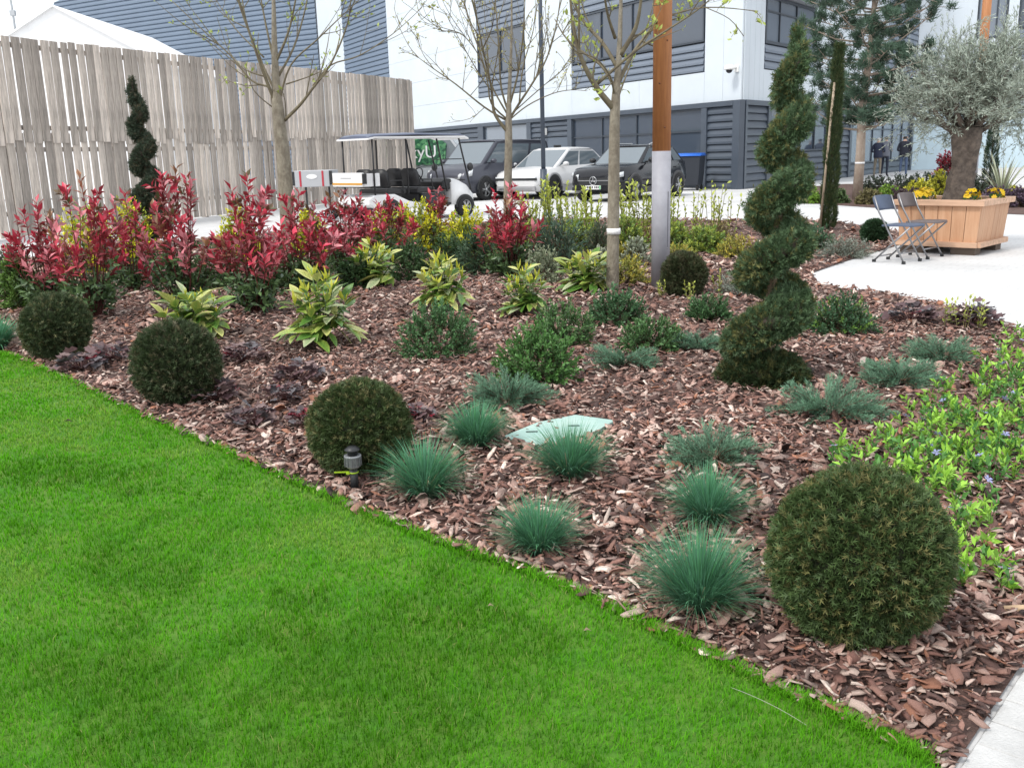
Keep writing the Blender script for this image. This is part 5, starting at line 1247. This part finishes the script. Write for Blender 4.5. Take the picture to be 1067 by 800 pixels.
# ------------------------------------------------------------------ parked cars
TYRE = mat('tyre', (.014, .014, .015), .85); ALLOY = mat('alloy', (.45, .46, .47), .3, .9); CGLASS = mat('car_glass', (.13, .16, .18), .04, spec=1.0)  # car glass base lightened to imitate reflected sky
BLACKTRIM = mat('black_trim', (.02, .021, .023), .55); LAMP = mat('lamp_lens', (.75, .78, .8), .15); PLATE = mat('plate_white', (.8, .8, .78), .5)
def wheel(parent, x, y, r, w_, side, dark=False, spokes=5):
    g = G(); n = 24; prof = [(r * .66, -w_ / 2), (r * .93, -w_ / 2), (r, -w_ * .36), (r, w_ * .36), (r * .93, w_ / 2), (r * .66, w_ / 2)]
    secs = [[(a * math.cos(2 * math.pi * j / n), b, a * math.sin(2 * math.pi * j / n)) for j in range(n)] for a, b in prof]
    g.loft(secs, caps=False); o = g.obj('wheel', TYRE, parent, (x, y, r))
    m = ALLOY if not dark else mat('dark_alloy', (.08, .08, .085), .35, .8)
    g = G(); yy = side * w_ * .36
    secs = [[(a * math.cos(2 * math.pi * j / n), b, a * math.sin(2 * math.pi * j / n)) for j in range(n)] for a, b in ((r * .60, yy), (r * .67, yy + side * .02), (r * .67, yy - side * .05))]
    g.loft(secs, caps=False)
    for k in range(spokes):
        a = 2 * math.pi * k / spokes; c, s = math.cos(a), math.sin(a)
        for off in (-.10, .10):
            v = []; 
            for q, ww in ((.06, .05), (.62, .035)):
                for sg in (-1, 1):
                    for dy in (0, side * .03):
                        rr = r * q; tt = r * (off * q * 1.4 + sg * ww); v.append((c * rr - s * tt, yy - side * .01 + dy, s * rr + c * tt))
            g.add(v, [(0, 1, 3, 2), (4, 6, 7, 5), (0, 4, 5, 1), (2, 3, 7, 6), (1, 5, 7, 3), (0, 2, 6, 4)])
    g.ball((0, yy + side * .01, 0), r * .14, 1, 10, 6); g.obj('rim', m, o)
    G().loft([[(r * .6 * math.cos(2 * math.pi * j / n), yy - side * .05 + d_, r * .6 * math.sin(2 * math.pi * j / n)) for j in range(n)] for d_ in (0, side * .004)]).obj('brake_disc', mat('brake_dark', (.03, .03, .032), .5, .5), o)
    return o
def car(P, rz, label, L, W, H, wb, fo, paint, top, cab, wr, belt, trim, name='parked_car', glass_side=((.04, .48), (.52, .96)), roofbars=False, cat='car', darkw=False, nose=None, group='cars parked by the building', sill=.24, cabw=.76):
    """origin under the front axle; nose +x. top: (x from nose, z, width factor) outline of hood, belt and tail; cab: x of (screen foot, screen top, rear top, rear foot)"""
    t = thing(name, label, cat, (P[0], P[1], 0), rz, group)
    X = lambda x: fo - x; hw = W / 2
    secs = []
    for x, z, k in top:
        h = hw * k; zb = sill + (.12 if x < .15 or x > L - .15 else 0); zm = zb + (z - zb) * .5
        secs.append([(X(x), y, zz) for y, zz in ((-h * .92, zb), (-h, zm * .9), (-h * .99, zm), (-h * .93, z - .03), (-h * .80, z), (0, z + .03), (h * .80, z), (h * .93, z - .03), (h * .99, zm), (h, zm * .9), (h * .92, zb))])
    body = G().loft(secs).obj('body', paint, t)
    xs0, xs1, xr1, xr0 = cab; zr = H - .05; hb = hw * .90; ht = hw * cabw
    zf = lambda x: float(np.interp(x, [q[0] for q in top], [q[1] for q in top]))
    b = [(X(xs0), -hb * .97, zf(xs0) - .03), (X(xs0), hb * .97, zf(xs0) - .03), (X(xr0), hb * .95, zf(xr0) - .03), (X(xr0), -hb * .95, zf(xr0) - .03)]
    q = [(X(xs1), -ht, zr), (X(xs1), ht, zr), (X(xr1), ht * .96, zr - .02), (X(xr1), -ht * .96, zr - .02)]
    G().add(b + q, [(0, 1, 5, 4), (1, 2, 6, 5), (2, 3, 7, 6), (3, 0, 4, 7), (4, 5, 6, 7)]).obj('cabin', paint, t, bevel=.05)
    r = []
    for f, up, k in ((-.02, 0, .94), (.08, .03, 1), (.5, .05, 1), (.92, .025, 1), (1.02, -.01, .93)):
        x = X(xs1) + (X(xr1) - X(xs1)) * f; r.append([(x, -ht * k, zr - .02), (x, -ht * .8 * k, zr + up), (x, 0, zr + up + .015), (x, ht * .8 * k, zr + up), (x, ht * k, zr - .02)])
    G().loft(r).obj('roof', paint, t)
    def pane(nm, A, B, C_, D, s0, s1, t0, t1, m=CGLASS, off=.006):
        A, B, C_, D = map(Vector, (A, B, C_, D)); bl = lambda s, tt: (A * (1 - s) + B * s) * (1 - tt) + (D * (1 - s) + C_ * s) * tt
        v = [bl(s0, t0), bl(s1, t0), bl(s1, t1), bl(s0, t1)]; n = (v[1] - v[0]).cross(v[3] - v[0]).normalized(); cen = (v[0] + v[2]) / 2
        if n.dot(cen - Vector((X((xs0 + xr0) / 2), 0, H * .75))) < 0: n = -n
        vs = [p_ - n * .01 for p_ in v] + [p_ + n * off for p_ in v]
        return G().add(vs, [(0, 1, 2, 3), (4, 5, 6, 7), (0, 1, 5, 4), (1, 2, 6, 5), (2, 3, 7, 6), (3, 0, 4, 7)]).obj(nm, m, t)
    pane('windscreen', b[0], b[1], q[1], q[0], .05, .95, .06, .94)
    pane('rear_window', b[3], b[2], q[2], q[3], .08, .92, .25, .9)
    for s0, s1 in glass_side:
        pane('side_window', b[1], b[2], q[2], q[1], s0, s1, .10, .88); pane('side_window', b[0], b[3], q[3], q[0], s0, s1, .10, .88)
    for x in (0, -wb):
        for sg in (-1, 1):
            n = 20; rr = wr * 1.17
            arch = [[(x + a * math.cos(math.pi * j / n), sg * (hw + d_), wr + a * math.sin(math.pi * j / n)) for j in range(n + 1)] for a, d_ in ((rr * .86, -.10), (rr * .9, .004), (rr * 1.04, .010), (rr * 1.06, -.03))]
            G().loft(arch, closed=False, caps=False).obj('wheel_arch', trim, t)
            G().prism([(x + rr * .95 * math.cos(math.pi * j / n), wr + rr * .95 * math.sin(math.pi * j / n)) for j in range(n + 1)] + [(x - rr * .95, sill + .01), (x + rr * .95, sill + .01)], sg * (hw - .05), sg * (hw + .003)).obj('arch_shade_plate', BLACKTRIM, t)  # black plate on the body side stands in for the shaded arch opening
            wheel(t, x, sg * (hw - .085), wr, .22, sg, darkw)
    for sg in (-1, 1):
        G().box(-wb + wr * 1.2, -wr * 1.2, sg * (hw - .02) if sg > 0 else -hw - .012, (hw + .012) if sg > 0 else -hw + .02, sill - .02, sill + .16).obj('sill', trim, t)
        m_ = G(); x = X(xs0 + .38); m_.ball((x, sg * (hw + .09), zf(xs0) + .10), .105, .72, 12, 8); m_.tube([(x, sg * hw * .86, zf(xs0) + .03), (x, sg * (hw + .05), zf(xs0) + .07)], .022, 6); m_.obj('mirror', paint if not roofbars else BLACKTRIM, t)
        for k in (.27, .62):
            xx = X(xs0 + (xr0 - xs0) * (k + .17)); zh = zf(L * .5) - .13
            hn = G().box(xx - .09, xx + .09, sg * hw * .985 if sg > 0 else -hw * .985 - .03, hw * .985 + .03 if sg > 0 else -hw * .985, zh, zh + .03).obj('door_handle', paint, t)
    if roofbars:
        for sg in (-1, 1): G().tube([(X(xs1 + .12), sg * ht * .9, zr + .03), (X(xs1 + .3), sg * ht * .92, zr + .09), (X(xr1 - .3), sg * ht * .9, zr + .085), (X(xr1 - .1), sg * ht * .88, zr + .02)], .022, 6).obj('roof_bar', ALLOY, t)
    return t, X, hw
HD = np.array([-.595, -.803]); RZ = math.atan2(HD[1], HD[0]); LEFT = np.array([-HD[1], HD[0]])
def axle_from_wheel(px, py, W):
    return gp(px, py)[:2] - LEFT * (W / 2 - .02)
# black SUV
NAVY = mat('black_paint', (.008, .009, .012), .15, spec=.45)
W = 1.85; P = axle_from_wheel(662, 209.5, W)
t, X, hw = car(P, RZ, 'black compact SUV with roof bars parked by the window wall', 4.42, W, 1.60, 2.73, .84, NAVY,
    [(0, .70, .70), (.10, .86, .86), (.35, .98, .95), (1.0, 1.05, 1), (1.5, 1.08, 1), (2.6, 1.10, 1), (3.7, 1.12, .98), (4.25, 1.10, .92), (4.42, .92, .84)], (1.25, 2.02, 3.65, 4.25), .36, 1.08, mat('grey_arch', (.05, .05, .054), .6), roofbars=True, name='black_suv', glass_side=((.05, .38), (.42, .72), (.76, .93)))
g = G(); g.box(.80, .855, -.50, .50, .48, .70); g.obj('grille', BLACKTRIM, t)
G().box(.85, .868, -.52, .52, .60, .628).obj('grille_bar', ALLOY, t)
g = G(); n = 20; g.tube([(.875, .115 * math.cos(a), .61 + .115 * math.sin(a)) for a in np.linspace(0, 2 * math.pi, n)], .012, 6)
for a in (90, 210, 330): g.tube([(.876, 0, .61), (.876, .11 * math.cos(math.radians(a)), .61 + .11 * math.sin(math.radians(a)))], [.018, .006], 6)
g.obj('star_emblem', ALLOY, t)
for sg in (-1, 1): G().loft([[(.87, sg * .50, .64), (.86, sg * .50, .75), (.80, sg * .52, .79)], [(.64, sg * .88, .72), (.63, sg * .88, .82), (.60, sg * .86, .86)]]).obj('headlight', LAMP, t); G().box(.6, .80, sg * .62 - .14, sg * .62 + .14, .33, .42).obj('air_intake', BLACKTRIM, t)
pt_ = G().box(.862, .878, -.26, .26, .37, .48).obj('number_plate', PLATE, t)
g = G(); [g.box(.879, .882, y, y + .035, .395, .46) for y in (-.20, -.145, -.09, -.035, .05, .105, .16)]; g.obj('plate_characters', BLACKTRIM, pt_)
G().box(.879, .882, .215, .255, .375, .475).obj('plate_green_band', mat('plate_green', (.05, .4, .12), .5), pt_)
# white crossover
SIL = mat('white_paint', (.62, .62, .62), .25, spec=.6); LOWG = mat('grey_lower_trim', (.30, .30, .31), .5)
W = 1.89; P = axle_from_wheel(578, 207, W)
t, X, hw = car(P, RZ, 'white angular crossover car between the dark van and the black SUV', 4.63, W, 1.60, 3.0, .85, SIL,
    [(0, .66, .78), (.08, .80, .90), (.3, .90, .96), (1.0, .98, 1), (1.5, 1.02, 1), (2.8, 1.04, 1), (4.0, 1.06, .98), (4.45, 1.04, .94), (4.63, .9, .88)], (1.0, 2.05, 3.6, 4.5), .37, 1.0, LOWG, darkw=True, name='white_crossover', glass_side=((.06, .40), (.44, .94)), group='cars parked by the building')
G().box(.80, .864, -.80, .80, .60, .67).obj('light_bar', BLACKTRIM, t)
for sg in (-1, 1): G().box(.80, .868, sg * .62 - .16, sg * .62 + .16, .675, .715).obj('headlight', LAMP, t)
G().box(.78, .862, -.75, .75, .28, .42).obj('lower_grille', LOWG, t); G().prism([(-.7, .30), (-.62, .36), (.62, .36), (.7, .30)], .862, .87, 'x').obj('bumper_crease', ALLOY, t)
G().box(X(2.6), X(2.3), -.05, .05, 1.60, 1.68).obj('roof_fin', BLACKTRIM, t)
# dark van
VAN = mat('graphite_paint', (.055, .058, .075), .3, .3, spec=.6)
W = 1.92; P = axle_from_wheel(506.5, 208.8, W)
t, X, hw = car(P, RZ, 'graphite grey passenger van nearest the golf cart', 4.95, W, 1.92, 3.27, .9, VAN,
    [(0, .72, .80), (.08, .92, .90), (.35, 1.03, .96), (.8, 1.13, 1), (1.2, 1.18, 1), (2.6, 1.18, 1), (4.3, 1.18, 1), (4.8, 1.16, .98), (4.95, 1.0, .95)], (.85, 1.75, 4.75, 4.90), .35, 1.15, BLACKTRIM, name='grey_van', cat='van', glass_side=((.05, .27), (.31, .62), (.66, .95)), group='cars parked by the building', cabw=.84)
G().box(.80, .915, -.55, .55, .52, .74).obj('grille', ALLOY, t); g = G(); [g.box(.916, .925, -.5, .5, .55 + k * .045, .575 + k * .045) for k in range(4)]; g.obj('grille_slat', BLACKTRIM, t)
g = G(); g.prism([(-.06, .58), (-.04, .72), (.04, .72), (.06, .58), (0, .54)], .926, .935, 'x'); g.obj('badge', ALLOY, t)
for sg in (-1, 1): G().loft([[(.94, sg * .56, .68), (.92, sg * .56, .82), (.86, sg * .58, .87)], [(.66, sg * .93, .80), (.64, sg * .93, .95), (.58, sg * .91, 1.0)]]).obj('headlight', LAMP, t)
G().box(.80, .905, -.85, .85, .28, .40).obj('bumper', BLACKTRIM, t)
# green wrapped van, seen side-on behind the cart
def leafwrap():
    m = bpy.data.materials.new('leaf_wrap'); m.use_nodes = True; t = m.node_tree; b = t.nodes['Principled BSDF']; N = t.nodes.new; L = t.links.new
    tc = N('ShaderNodeTexCoord'); v = N('ShaderNodeTexVoronoi'); v.inputs['Scale'].default_value = 9; L(tc.outputs['Object'], v.inputs['Vector'])
    r = N('ShaderNodeValToRGB'); e = r.color_ramp.elements; e[0].position = 0; e[0].color = (.012, .06, .03, 1); e[1].position = .9; e[1].color = (.14, .36, .16, 1); q = e.new(.45); q.color = (.03, .15, .07, 1)
    sp_ = N('ShaderNodeSeparateColor'); L(v.outputs['Color'], sp_.inputs[0]); L(sp_.outputs[0], r.inputs[0]); L(r.outputs[0], b.inputs['Base Color']); b.inputs['Roughness'].default_value = .35
    return m
WRAP = leafwrap(); GP0 = at_y(512, 195, 40.5); gz = math.radians(-6)
t, X, hw = car((GP0[0] - .9, GP0[1], 0), gz, 'silver van in a green leaf wrap lettered in white behind the golf cart', 5.3, 1.95, 2.3, 3.4, .9, mat('van_silver', (.5, .52, .54), .35, .2),
    [(0, .72, .80), (.08, .95, .90), (.35, 1.05, .96), (.8, 1.15, 1), (1.2, 1.2, 1), (2.6, 1.2, 1), (4.3, 1.2, 1), (5.1, 1.2, .98), (5.3, 1.0, .95)], (.7, 1.55, 5.1, 5.23), .35, 1.15, BLACKTRIM, name='wrapped_van', cat='van', glass_side=((.03, .20),), group='cars parked by the building', cabw=.90)
y0 = -hw * .905
G().prism([(X(1.75), 1.10), (X(5.15), 1.10), (X(5.1), 2.18), (X(4.9), 2.25), (X(2.05), 2.25), (X(1.66), 1.9)], -hw - .025, y0).obj('leaf_wrap_panel', WRAP, t)
G().prism([(X(1.6), 2.22), (X(5.1), 2.22), (X(5.0), 2.32), (X(1.85), 2.32)], -hw * .95, hw * .86).obj('wrapped_roof', WRAP, t)
y0 = -hw - .03
def text_part(body, size, m, parent, mw, name='lettering', ext=.004):
    cu = bpy.data.curves.new('txt', 'FONT'); cu.body = body; cu.size = size; cu.extrude = ext; cu.align_x = 'LEFT'
    o = bpy.data.objects.new('txt', cu); COL.objects.link(o); dg = bpy.context.evaluated_depsgraph_get()
    me = bpy.data.meshes.new_from_object(o.evaluated_get(dg)); bpy.data.objects.remove(o); me.materials.clear()
    q = link(name, me, m, parent); q.matrix_local = mw; return q
text_part('skyU', .70, mat('letter_white', (.85, .85, .85), .5), t, Matrix.Translation((X(3.46), y0 - .005, 1.38)) @ Matrix.Rotation(math.pi / 2, 4, 'X'))

# ------------------------------------------------------------------ golf cart
CRN = at_y(391, 200, 21.3)[:2]; cz = math.radians(44)     # near rear roof corner on the ground
chd = np.array([math.cos(cz), math.sin(cz)]); clf = np.array([-chd[1], chd[0]])
CO = CRN + clf * .60 + chd * .0
ct = thing('golf_cart', 'white four-seat golf cart with dark canopy parked before the fence', 'golf cart', (CO[0], CO[1], 0), cz)
CWH = mat('cart_white', (.78, .78, .78), .3); SEATB = mat('black_vinyl', (.018, .018, .02), .5); ROOFT = mat('cart_roof_top', (.12, .14, .20), .5)
LC = 2.75
r = []
for x, z, k in ((-.08, 1.86, .95), (.05, 1.90, 1), (1.3, 1.93, 1), (LC - .1, 1.90, 1), (LC + .03, 1.85, .95)): r.append([(x, -.62 * k, z - .02), (x, -.5 * k, z + .025), (x, 0, z + .045), (x, .5 * k, z + .025), (x, .62 * k, z - .02)])
G().loft(r).obj('canopy', ROOFT, ct)
G().loft([[(x, -.64 * k, z), (x, -.64 * k, z + .033), (x, .64 * k, z + .033), (x, .64 * k, z)] for x, z, k in ((-.10, 1.81, .95), (.05, 1.845, 1), (LC - .1, 1.845, 1), (LC + .05, 1.80, .95))], False).obj('canopy_rim', CWH, ct)
for x0, x1, nm in ((.02, .02, 'post'), (.95, .98, 'post'), (1.98, 1.85, 'post'), (LC - .02, LC - .22, 'post')):
    for sg in (-1, 1): G().tube([(x1 if x1 > 1.5 else x0, sg * .56, 1.82), ((x0 if x1 < 1.5 else x0 + .12), sg * .57, .62)], .021, 7).obj('canopy_post', SEATB, ct)
G().tube([(.02, -.56, .95), (.02, .56, .95)], .02, 6).obj('rear_bar', SEATB, ct)
G().box(-.05, LC - .35, -.52, .52, .30, .36).obj('floor', BLACKTRIM, ct)
# body panels
G().loft([[(x, -.60, z0), (x, -.60, z1), (x, .60, z1), (x, .60, z0)] for x, z0, z1 in ((-.18, .42, .56), (-.02, .34, .63), (.55, .33, .63), (.95, .30, .46), (1.32, .30, .40))], False).obj('rear_body', CWH, ct, bevel=.03)
G().loft([[(x, -w_, .30), (x, -w_, z1), (x, -w_ * .6, z1 + .05), (x, w_ * .6, z1 + .05), (x, w_, z1), (x, w_, .30)] for x, z1, w_ in ((LC - .5, .80, .54), (LC - .3, .86, .58), (LC - .05, .74, .58), (LC + .22, .52, .50), (LC + .30, .38, .42))]).obj('front_cowl', CWH, ct)
G().loft([[(x, -.5, z0), (x, -.5, z1), (x, .5, z1), (x, .5, z0)] for x, z0, z1 in ((LC - .75, .70, .84), (LC - .6, .66, .92), (LC - .45, .66, .90))], False).obj('dashboard', SEATB, ct, bevel=.02)
for x in (.42, 1.28):
    G().box(x - .05, x + .50, -.54, .54, .62, .74).obj('seat', SEATB, ct, bevel=.035)
    for sg in (-1, 1):
        s = []
        for hh, w_ in ((.0, .22), (.06, .255), (.30, .26), (.38, .22), (.42, .12)): s.append([(x - .03 - .2 * hh, sg * .275 - w_, .76 + hh), (x + .09 - .2 * hh, sg * .275 - w_ * .9, .76 + hh), (x + .11 - .2 * hh, sg * .275, .76 + hh), (x + .09 - .2 * hh, sg * .275 + w_ * .9, .76 + hh), (x - .03 - .2 * hh, sg * .275 + w_, .76 + hh)])
        G().loft(s).obj('backrest', SEATB, ct)
    G().box(x, x + .4, -.48, .48, .37, .60).obj('seat_box', SEATB, ct)
    G().tube([(x + .02, -.57, .78), (x + .02, -.57, .92), (x + .36, -.57, .92), (x + .40, -.57, .62)], .016, 6).obj('armrest', SEATB, ct)
g = G(); g.tube([(LC - .62, .28, .80), (LC - .82, .28, 1.02)], .02, 6); g.tube([(LC - .82 + .05 * math.sin(a), .28 + .17 * math.cos(a), 1.02 + .15 * math.sin(a)) for a in np.linspace(0, 6.283, 20)], .014, 6); g.obj('steering_wheel', SEATB, ct)
G().box(LC - .33, LC - .32, -.55, .55, .95, 1.80).obj('windscreen', mat('clear_screen', (.8, .85, .85), .05), ct) if False else None
g = G(); g.tube([(LC - .02 - .05, -.56, .86), (LC - .05, .56, .86)], .015, 6); g.tube([(LC - .15, -.56, 1.35), (LC - .15, .56, 1.35)], .012, 6); g.obj('screen_frame', SEATB, ct)
for sg in (-1, 1):
    G().ball((LC + .02, sg * .66, 1.16), .075, 1.3, 10, 8).obj('mirror', BLACKTRIM, ct); G().ball((LC + .20, sg * .34, .58), .07, .8, 10, 8).obj('headlight', LAMP, ct)
    for x in (.42, LC - .12):
        n = 14; rr = .29; G().prism([(x + rr * math.cos(math.pi * j / n), .24 + rr * math.sin(math.pi * j / n)) for j in range(n + 1)], sg * .585, sg * .607).obj('wheel_arch', BLACKTRIM, ct)  # solid black half-disc imitates the shaded hollow around the wheel
        wheel(ct, x, sg * .55, .24, .2, sg, False, 6)
G().box(1.34, 2.05, -.56, -.50, .30, .60).obj('side_step', SEATB, ct)
# cargo tub on the back with tailgate and orange stripe
G().box(-.30, -.245, -.56, .58, .82, 1.12).obj('tailgate', CWH, ct, bevel=.01)
G().box(-.309, -.302, -.555, .575, .86, .90).obj('orange_stripe', mat('stripe_orange', (.62, .30, .03), .5), ct); G().box(-.308, -.302, -.15, .25, 1.0, 1.012).obj('tailgate_crease', LOWG, ct)
for y in (-.55, .53): G().box(-.244, .18, y, y + .03, .82, 1.10).obj('tub_side', CWH, ct)
G().box(-.24, .18, -.53, .53, .80, .83).obj('tub_floor', BLACKTRIM, ct)
for y in (-.62, .585): G().box(-.31, -.22, y, y + .05, .88, 1.10).obj('hinge', BLACKTRIM, ct)
# box trailer left of the cart
TP = at_y(326, 200, 23.0)[:2]
bt = thing('cargo_trailer', 'grey cargo box with two red stripes and an oval badge left of the golf cart', 'trailer', (TP[0], TP[1], 0), math.radians(-4))
TG = mat('trailer_grey', (.42, .43, .45), .45)
G().box(-.42, .42, 0, .9, .80, 1.18).obj('box', TG, bt, bevel=.012)
for x in (-.30, .24): G().box(x, x + .045, -.007, -.001, .81, 1.17).obj('red_stripe', mat('stripe_red', (.45, .03, .05), .5), bt)
G().loft([[(.0 + .13 * math.cos(a), y, 1.04 + .055 * math.sin(a)) for a in np.linspace(0, 6.283, 20, endpoint=False)] for y in (-.009, -.001)]).obj('oval_badge', mat('badge_white', (.8, .8, .8), .4), bt)
for x in (-.47, .42): G().box(x, x + .05, -.01, .1, .84, 1.16).obj('latch', BLACKTRIM, bt)
for x in (-.3, .27): G().box(x, x + .03, .42, .50, .26, .80).obj('chassis_leg', BLACKTRIM, bt)
for x in (-.3, .3): wheel(bt, x, .34, .14, .09, -1); wheel(bt, x, .58, .14, .09, 1)
G().box(-.32, .32, .44, .48, .12, .16).obj('axle', BLACKTRIM, bt)

# wheeled bin behind the SUV
BP = gp(719, 199); bn = thing('wheeled_bin', 'large dark wheeled bin with bright blue lid behind the black SUV', 'bin', (BP[0], BP[1] + .6, 0), math.radians(-25))
G().loft([[(-.55 * k, -.42 * k, z), (.55 * k, -.42 * k, z), (.55 * k, .42 * k, z), (-.55 * k, .42 * k, z)] for z, k in ((.18, .86), (.6, .94), (1.18, 1))], False).obj('body', mat('bin_dark', (.025, .03, .04), .5), bn, bevel=.02)
G().loft([[(-.58, y, 1.185), (-.58, y, z), (.58, y, z), (.58, y, 1.185)] for y, z in ((-.46, 1.20), (-.3, 1.27), (.2, 1.29), (.46, 1.21))]).obj('lid', mat('bin_blue', (.02, .13, .55), .4), bn)
for x in (-.45, .45):
    for y in (-.3, .3): wh = G().tube([(x - .03, y, .09), (x + .03, y, .09)], .09, 12).obj('wheel', TYRE, bn)

# ------------------------------------------------------------------ people
def person(P, rz, h, label, jacket, legs, hair, skin=(.42, .26, .19), lean=0., elbow=(.10, .18)):
    t = thing('person', label, 'person', (P[0], P[1], 0), rz, group='people by the far window')
    k = h / 1.76; V = []; E = []; Rr = []
    def v(x, y, z, r, p=None):
        V.append((x * k, y * k, z * k)); Rr.append(r * k); i = len(V) - 1
        if p is not None: E.append((p, i))
        return i
    pel = v(0, 0, .95, .135); w1 = v(0, .01, 1.10, .14, pel); ch = v(0, .0, 1.30, .165, w1); sh = v(0, -.01, 1.44, .10, ch); nk = v(0, .0, 1.52, .058, sh); hd = v(0, .03, 1.60, .082, nk); h2 = v(0, .035, 1.69, .084, hd)
    fing = []
    for s in (-1, 1):
        hp = v(s * .09, 0, .88, .10, pel); kn = v(s * .11, .02, .50, .068, hp); an = v(s * .12, -.02, .10, .048, kn); v(s * .13, .03, .045, .045, an); v(s * .14, .13, .035, .036, len(V) - 1)
        a = v(s * .19, -.01, 1.40, .072, sh); el = v(s * .27, -.03, 1.13, .055, a); wr_ = v(s * .21, elbow[1], .99 + elbow[0], .038, el); pm = v(s * .17, elbow[1] + .07, .99 + elbow[0], .036, wr_)
        for q in range(4): f1 = v(s * (.14 + .018 * q), elbow[1] + .13, .975 + elbow[0] + .004 * q, .009, pm); v(s * (.135 + .017 * q), elbow[1] + .165 - .006 * abs(q - 1.5), .95 + elbow[0], .008, f1)
        v(s * .125, elbow[1] + .09, 1.02 + elbow[0], .010, pm)
    me = bpy.data.meshes.new('body'); me.from_pydata(V, E, []); o = link('tmp', me)
    m_ = o.modifiers.new('skin', 'SKIN'); sv = me.skin_vertices[0].data
    for i, r_ in enumerate(Rr): sv[i].radius = (r_, r_ * .85)
    sv[0].use_root = True; sb = o.modifiers.new('sub', 'SUBSURF'); sb.levels = 2; sb.render_levels = 2
    dg = bpy.context.evaluated_depsgraph_get(); me2 = bpy.data.meshes.new_from_object(o.evaluated_get(dg)); bpy.data.objects.remove(o)
    me2.materials.clear(); cols = [mat('cloth_' + label[:14], jacket, .85), mat('trousers_' + label[:14], legs, .85), mat('skin', skin, .5), mat('hair_' + label[:14], hair, .8), mat('shoe', (.02, .018, .016), .5)]
    for c in cols: me2.materials.append(c)
    for p in me2.polygons:
        c = p.center / k; p.use_smooth = True
        hand = c.y > elbow[1] + .03 and .9 < c.z < 1.3 and abs(c.x) > .1
        p.material_index = 4 if c.z < .085 else 1 if c.z < .93 and not hand else 2 if hand else 0 if c.z < 1.49 else (3 if (c.z > 1.70 or (c.y < .03 and c.z > 1.57)) else 2)
    b = link('body', me2, None, t)
    g = G(); g.ball((0, .125 * k, 1.625 * k), .016 * k, 1.3, 8, 6); g.obj('nose', cols[2], b)
    for s in (-1, 1): G().ball((s * .085 * k, .03 * k, 1.63 * k), .022 * k, 1.4, 8, 6).obj('ear', cols[2], b)
    g = G(); sec = []
    for z, rx, ry in ((.84, .185, .15), (.92, .19, .155), (1.1, .185, .15), (1.3, .20, .155), (1.42, .17, .12)): sec.append([(rx * k * math.cos(a), ry * k * math.sin(a), z * k) for a in np.linspace(0, 6.283, 18, endpoint=False)])
    G().loft(sec).obj('jacket', cols[0], t)
    return t
for px, py, h, lab, j, l, hr, rz in ((913.5, 185, 1.74, 'white-haired person in navy jacket and khaki trousers facing the window', (.022, .028, .055), (.20, .17, .13), (.55, .54, .52), -.55), (921, 184, 1.80, 'person in a grey jumper and dark jeans facing the window', (.17, .18, .22), (.025, .03, .05), (.05, .035, .03), -.75), (940.5, 184.5, 1.78, 'rightmost person in dark jacket and blue jeans facing the window', (.014, .016, .028), (.06, .09, .16), (.02, .018, .016), -.5)):
    P = gp(px, py); person(P, rz, h, lab, j, l, hr)

# ------------------------------------------------------------------ white marquee behind the fence
YT = 44.0; pk_ = at_y(54, 5, YT); er_ = at_y(165, 62.5, YT); hwid = er_[0] - pk_[0]; zp, ze = pk_[2], er_[2]
tent = thing('marquee', 'white gabled marquee roof behind the left end of the fence', 'tent', (pk_[0], pk_[1], 0))
FAB = mat('white_fabric', (.80, .80, .80), .7, noise=.04, nscale=1.5)
G().prism([(-hwid, 0.05), (hwid, .05), (hwid, ze - .05), (0, zp - .06), (-hwid, ze - .05)], .15, .20).obj('gable_wall', FAB, tent)
for sg in (-1, 1):
    G().prism([(0, zp), (sg * (hwid + .35), ze - (zp - ze) * .35 / hwid), (sg * (hwid + .35), ze - (zp - ze) * .35 / hwid - .07), (0, zp - .07)], 0, 12).obj('roof_panel', FAB, tent)
    G().box(sg * hwid - .04, sg * hwid + .04, .21, 11.8, .05, ze - .08).obj('side_wall', FAB, tent)
    for y in (.3, 6, 11.7): G().tube([(sg * (hwid - .12), y, 0), (sg * (hwid - .12), y, ze - .1)], .05, 8).obj('pole', mat('mast_grey'), tent)
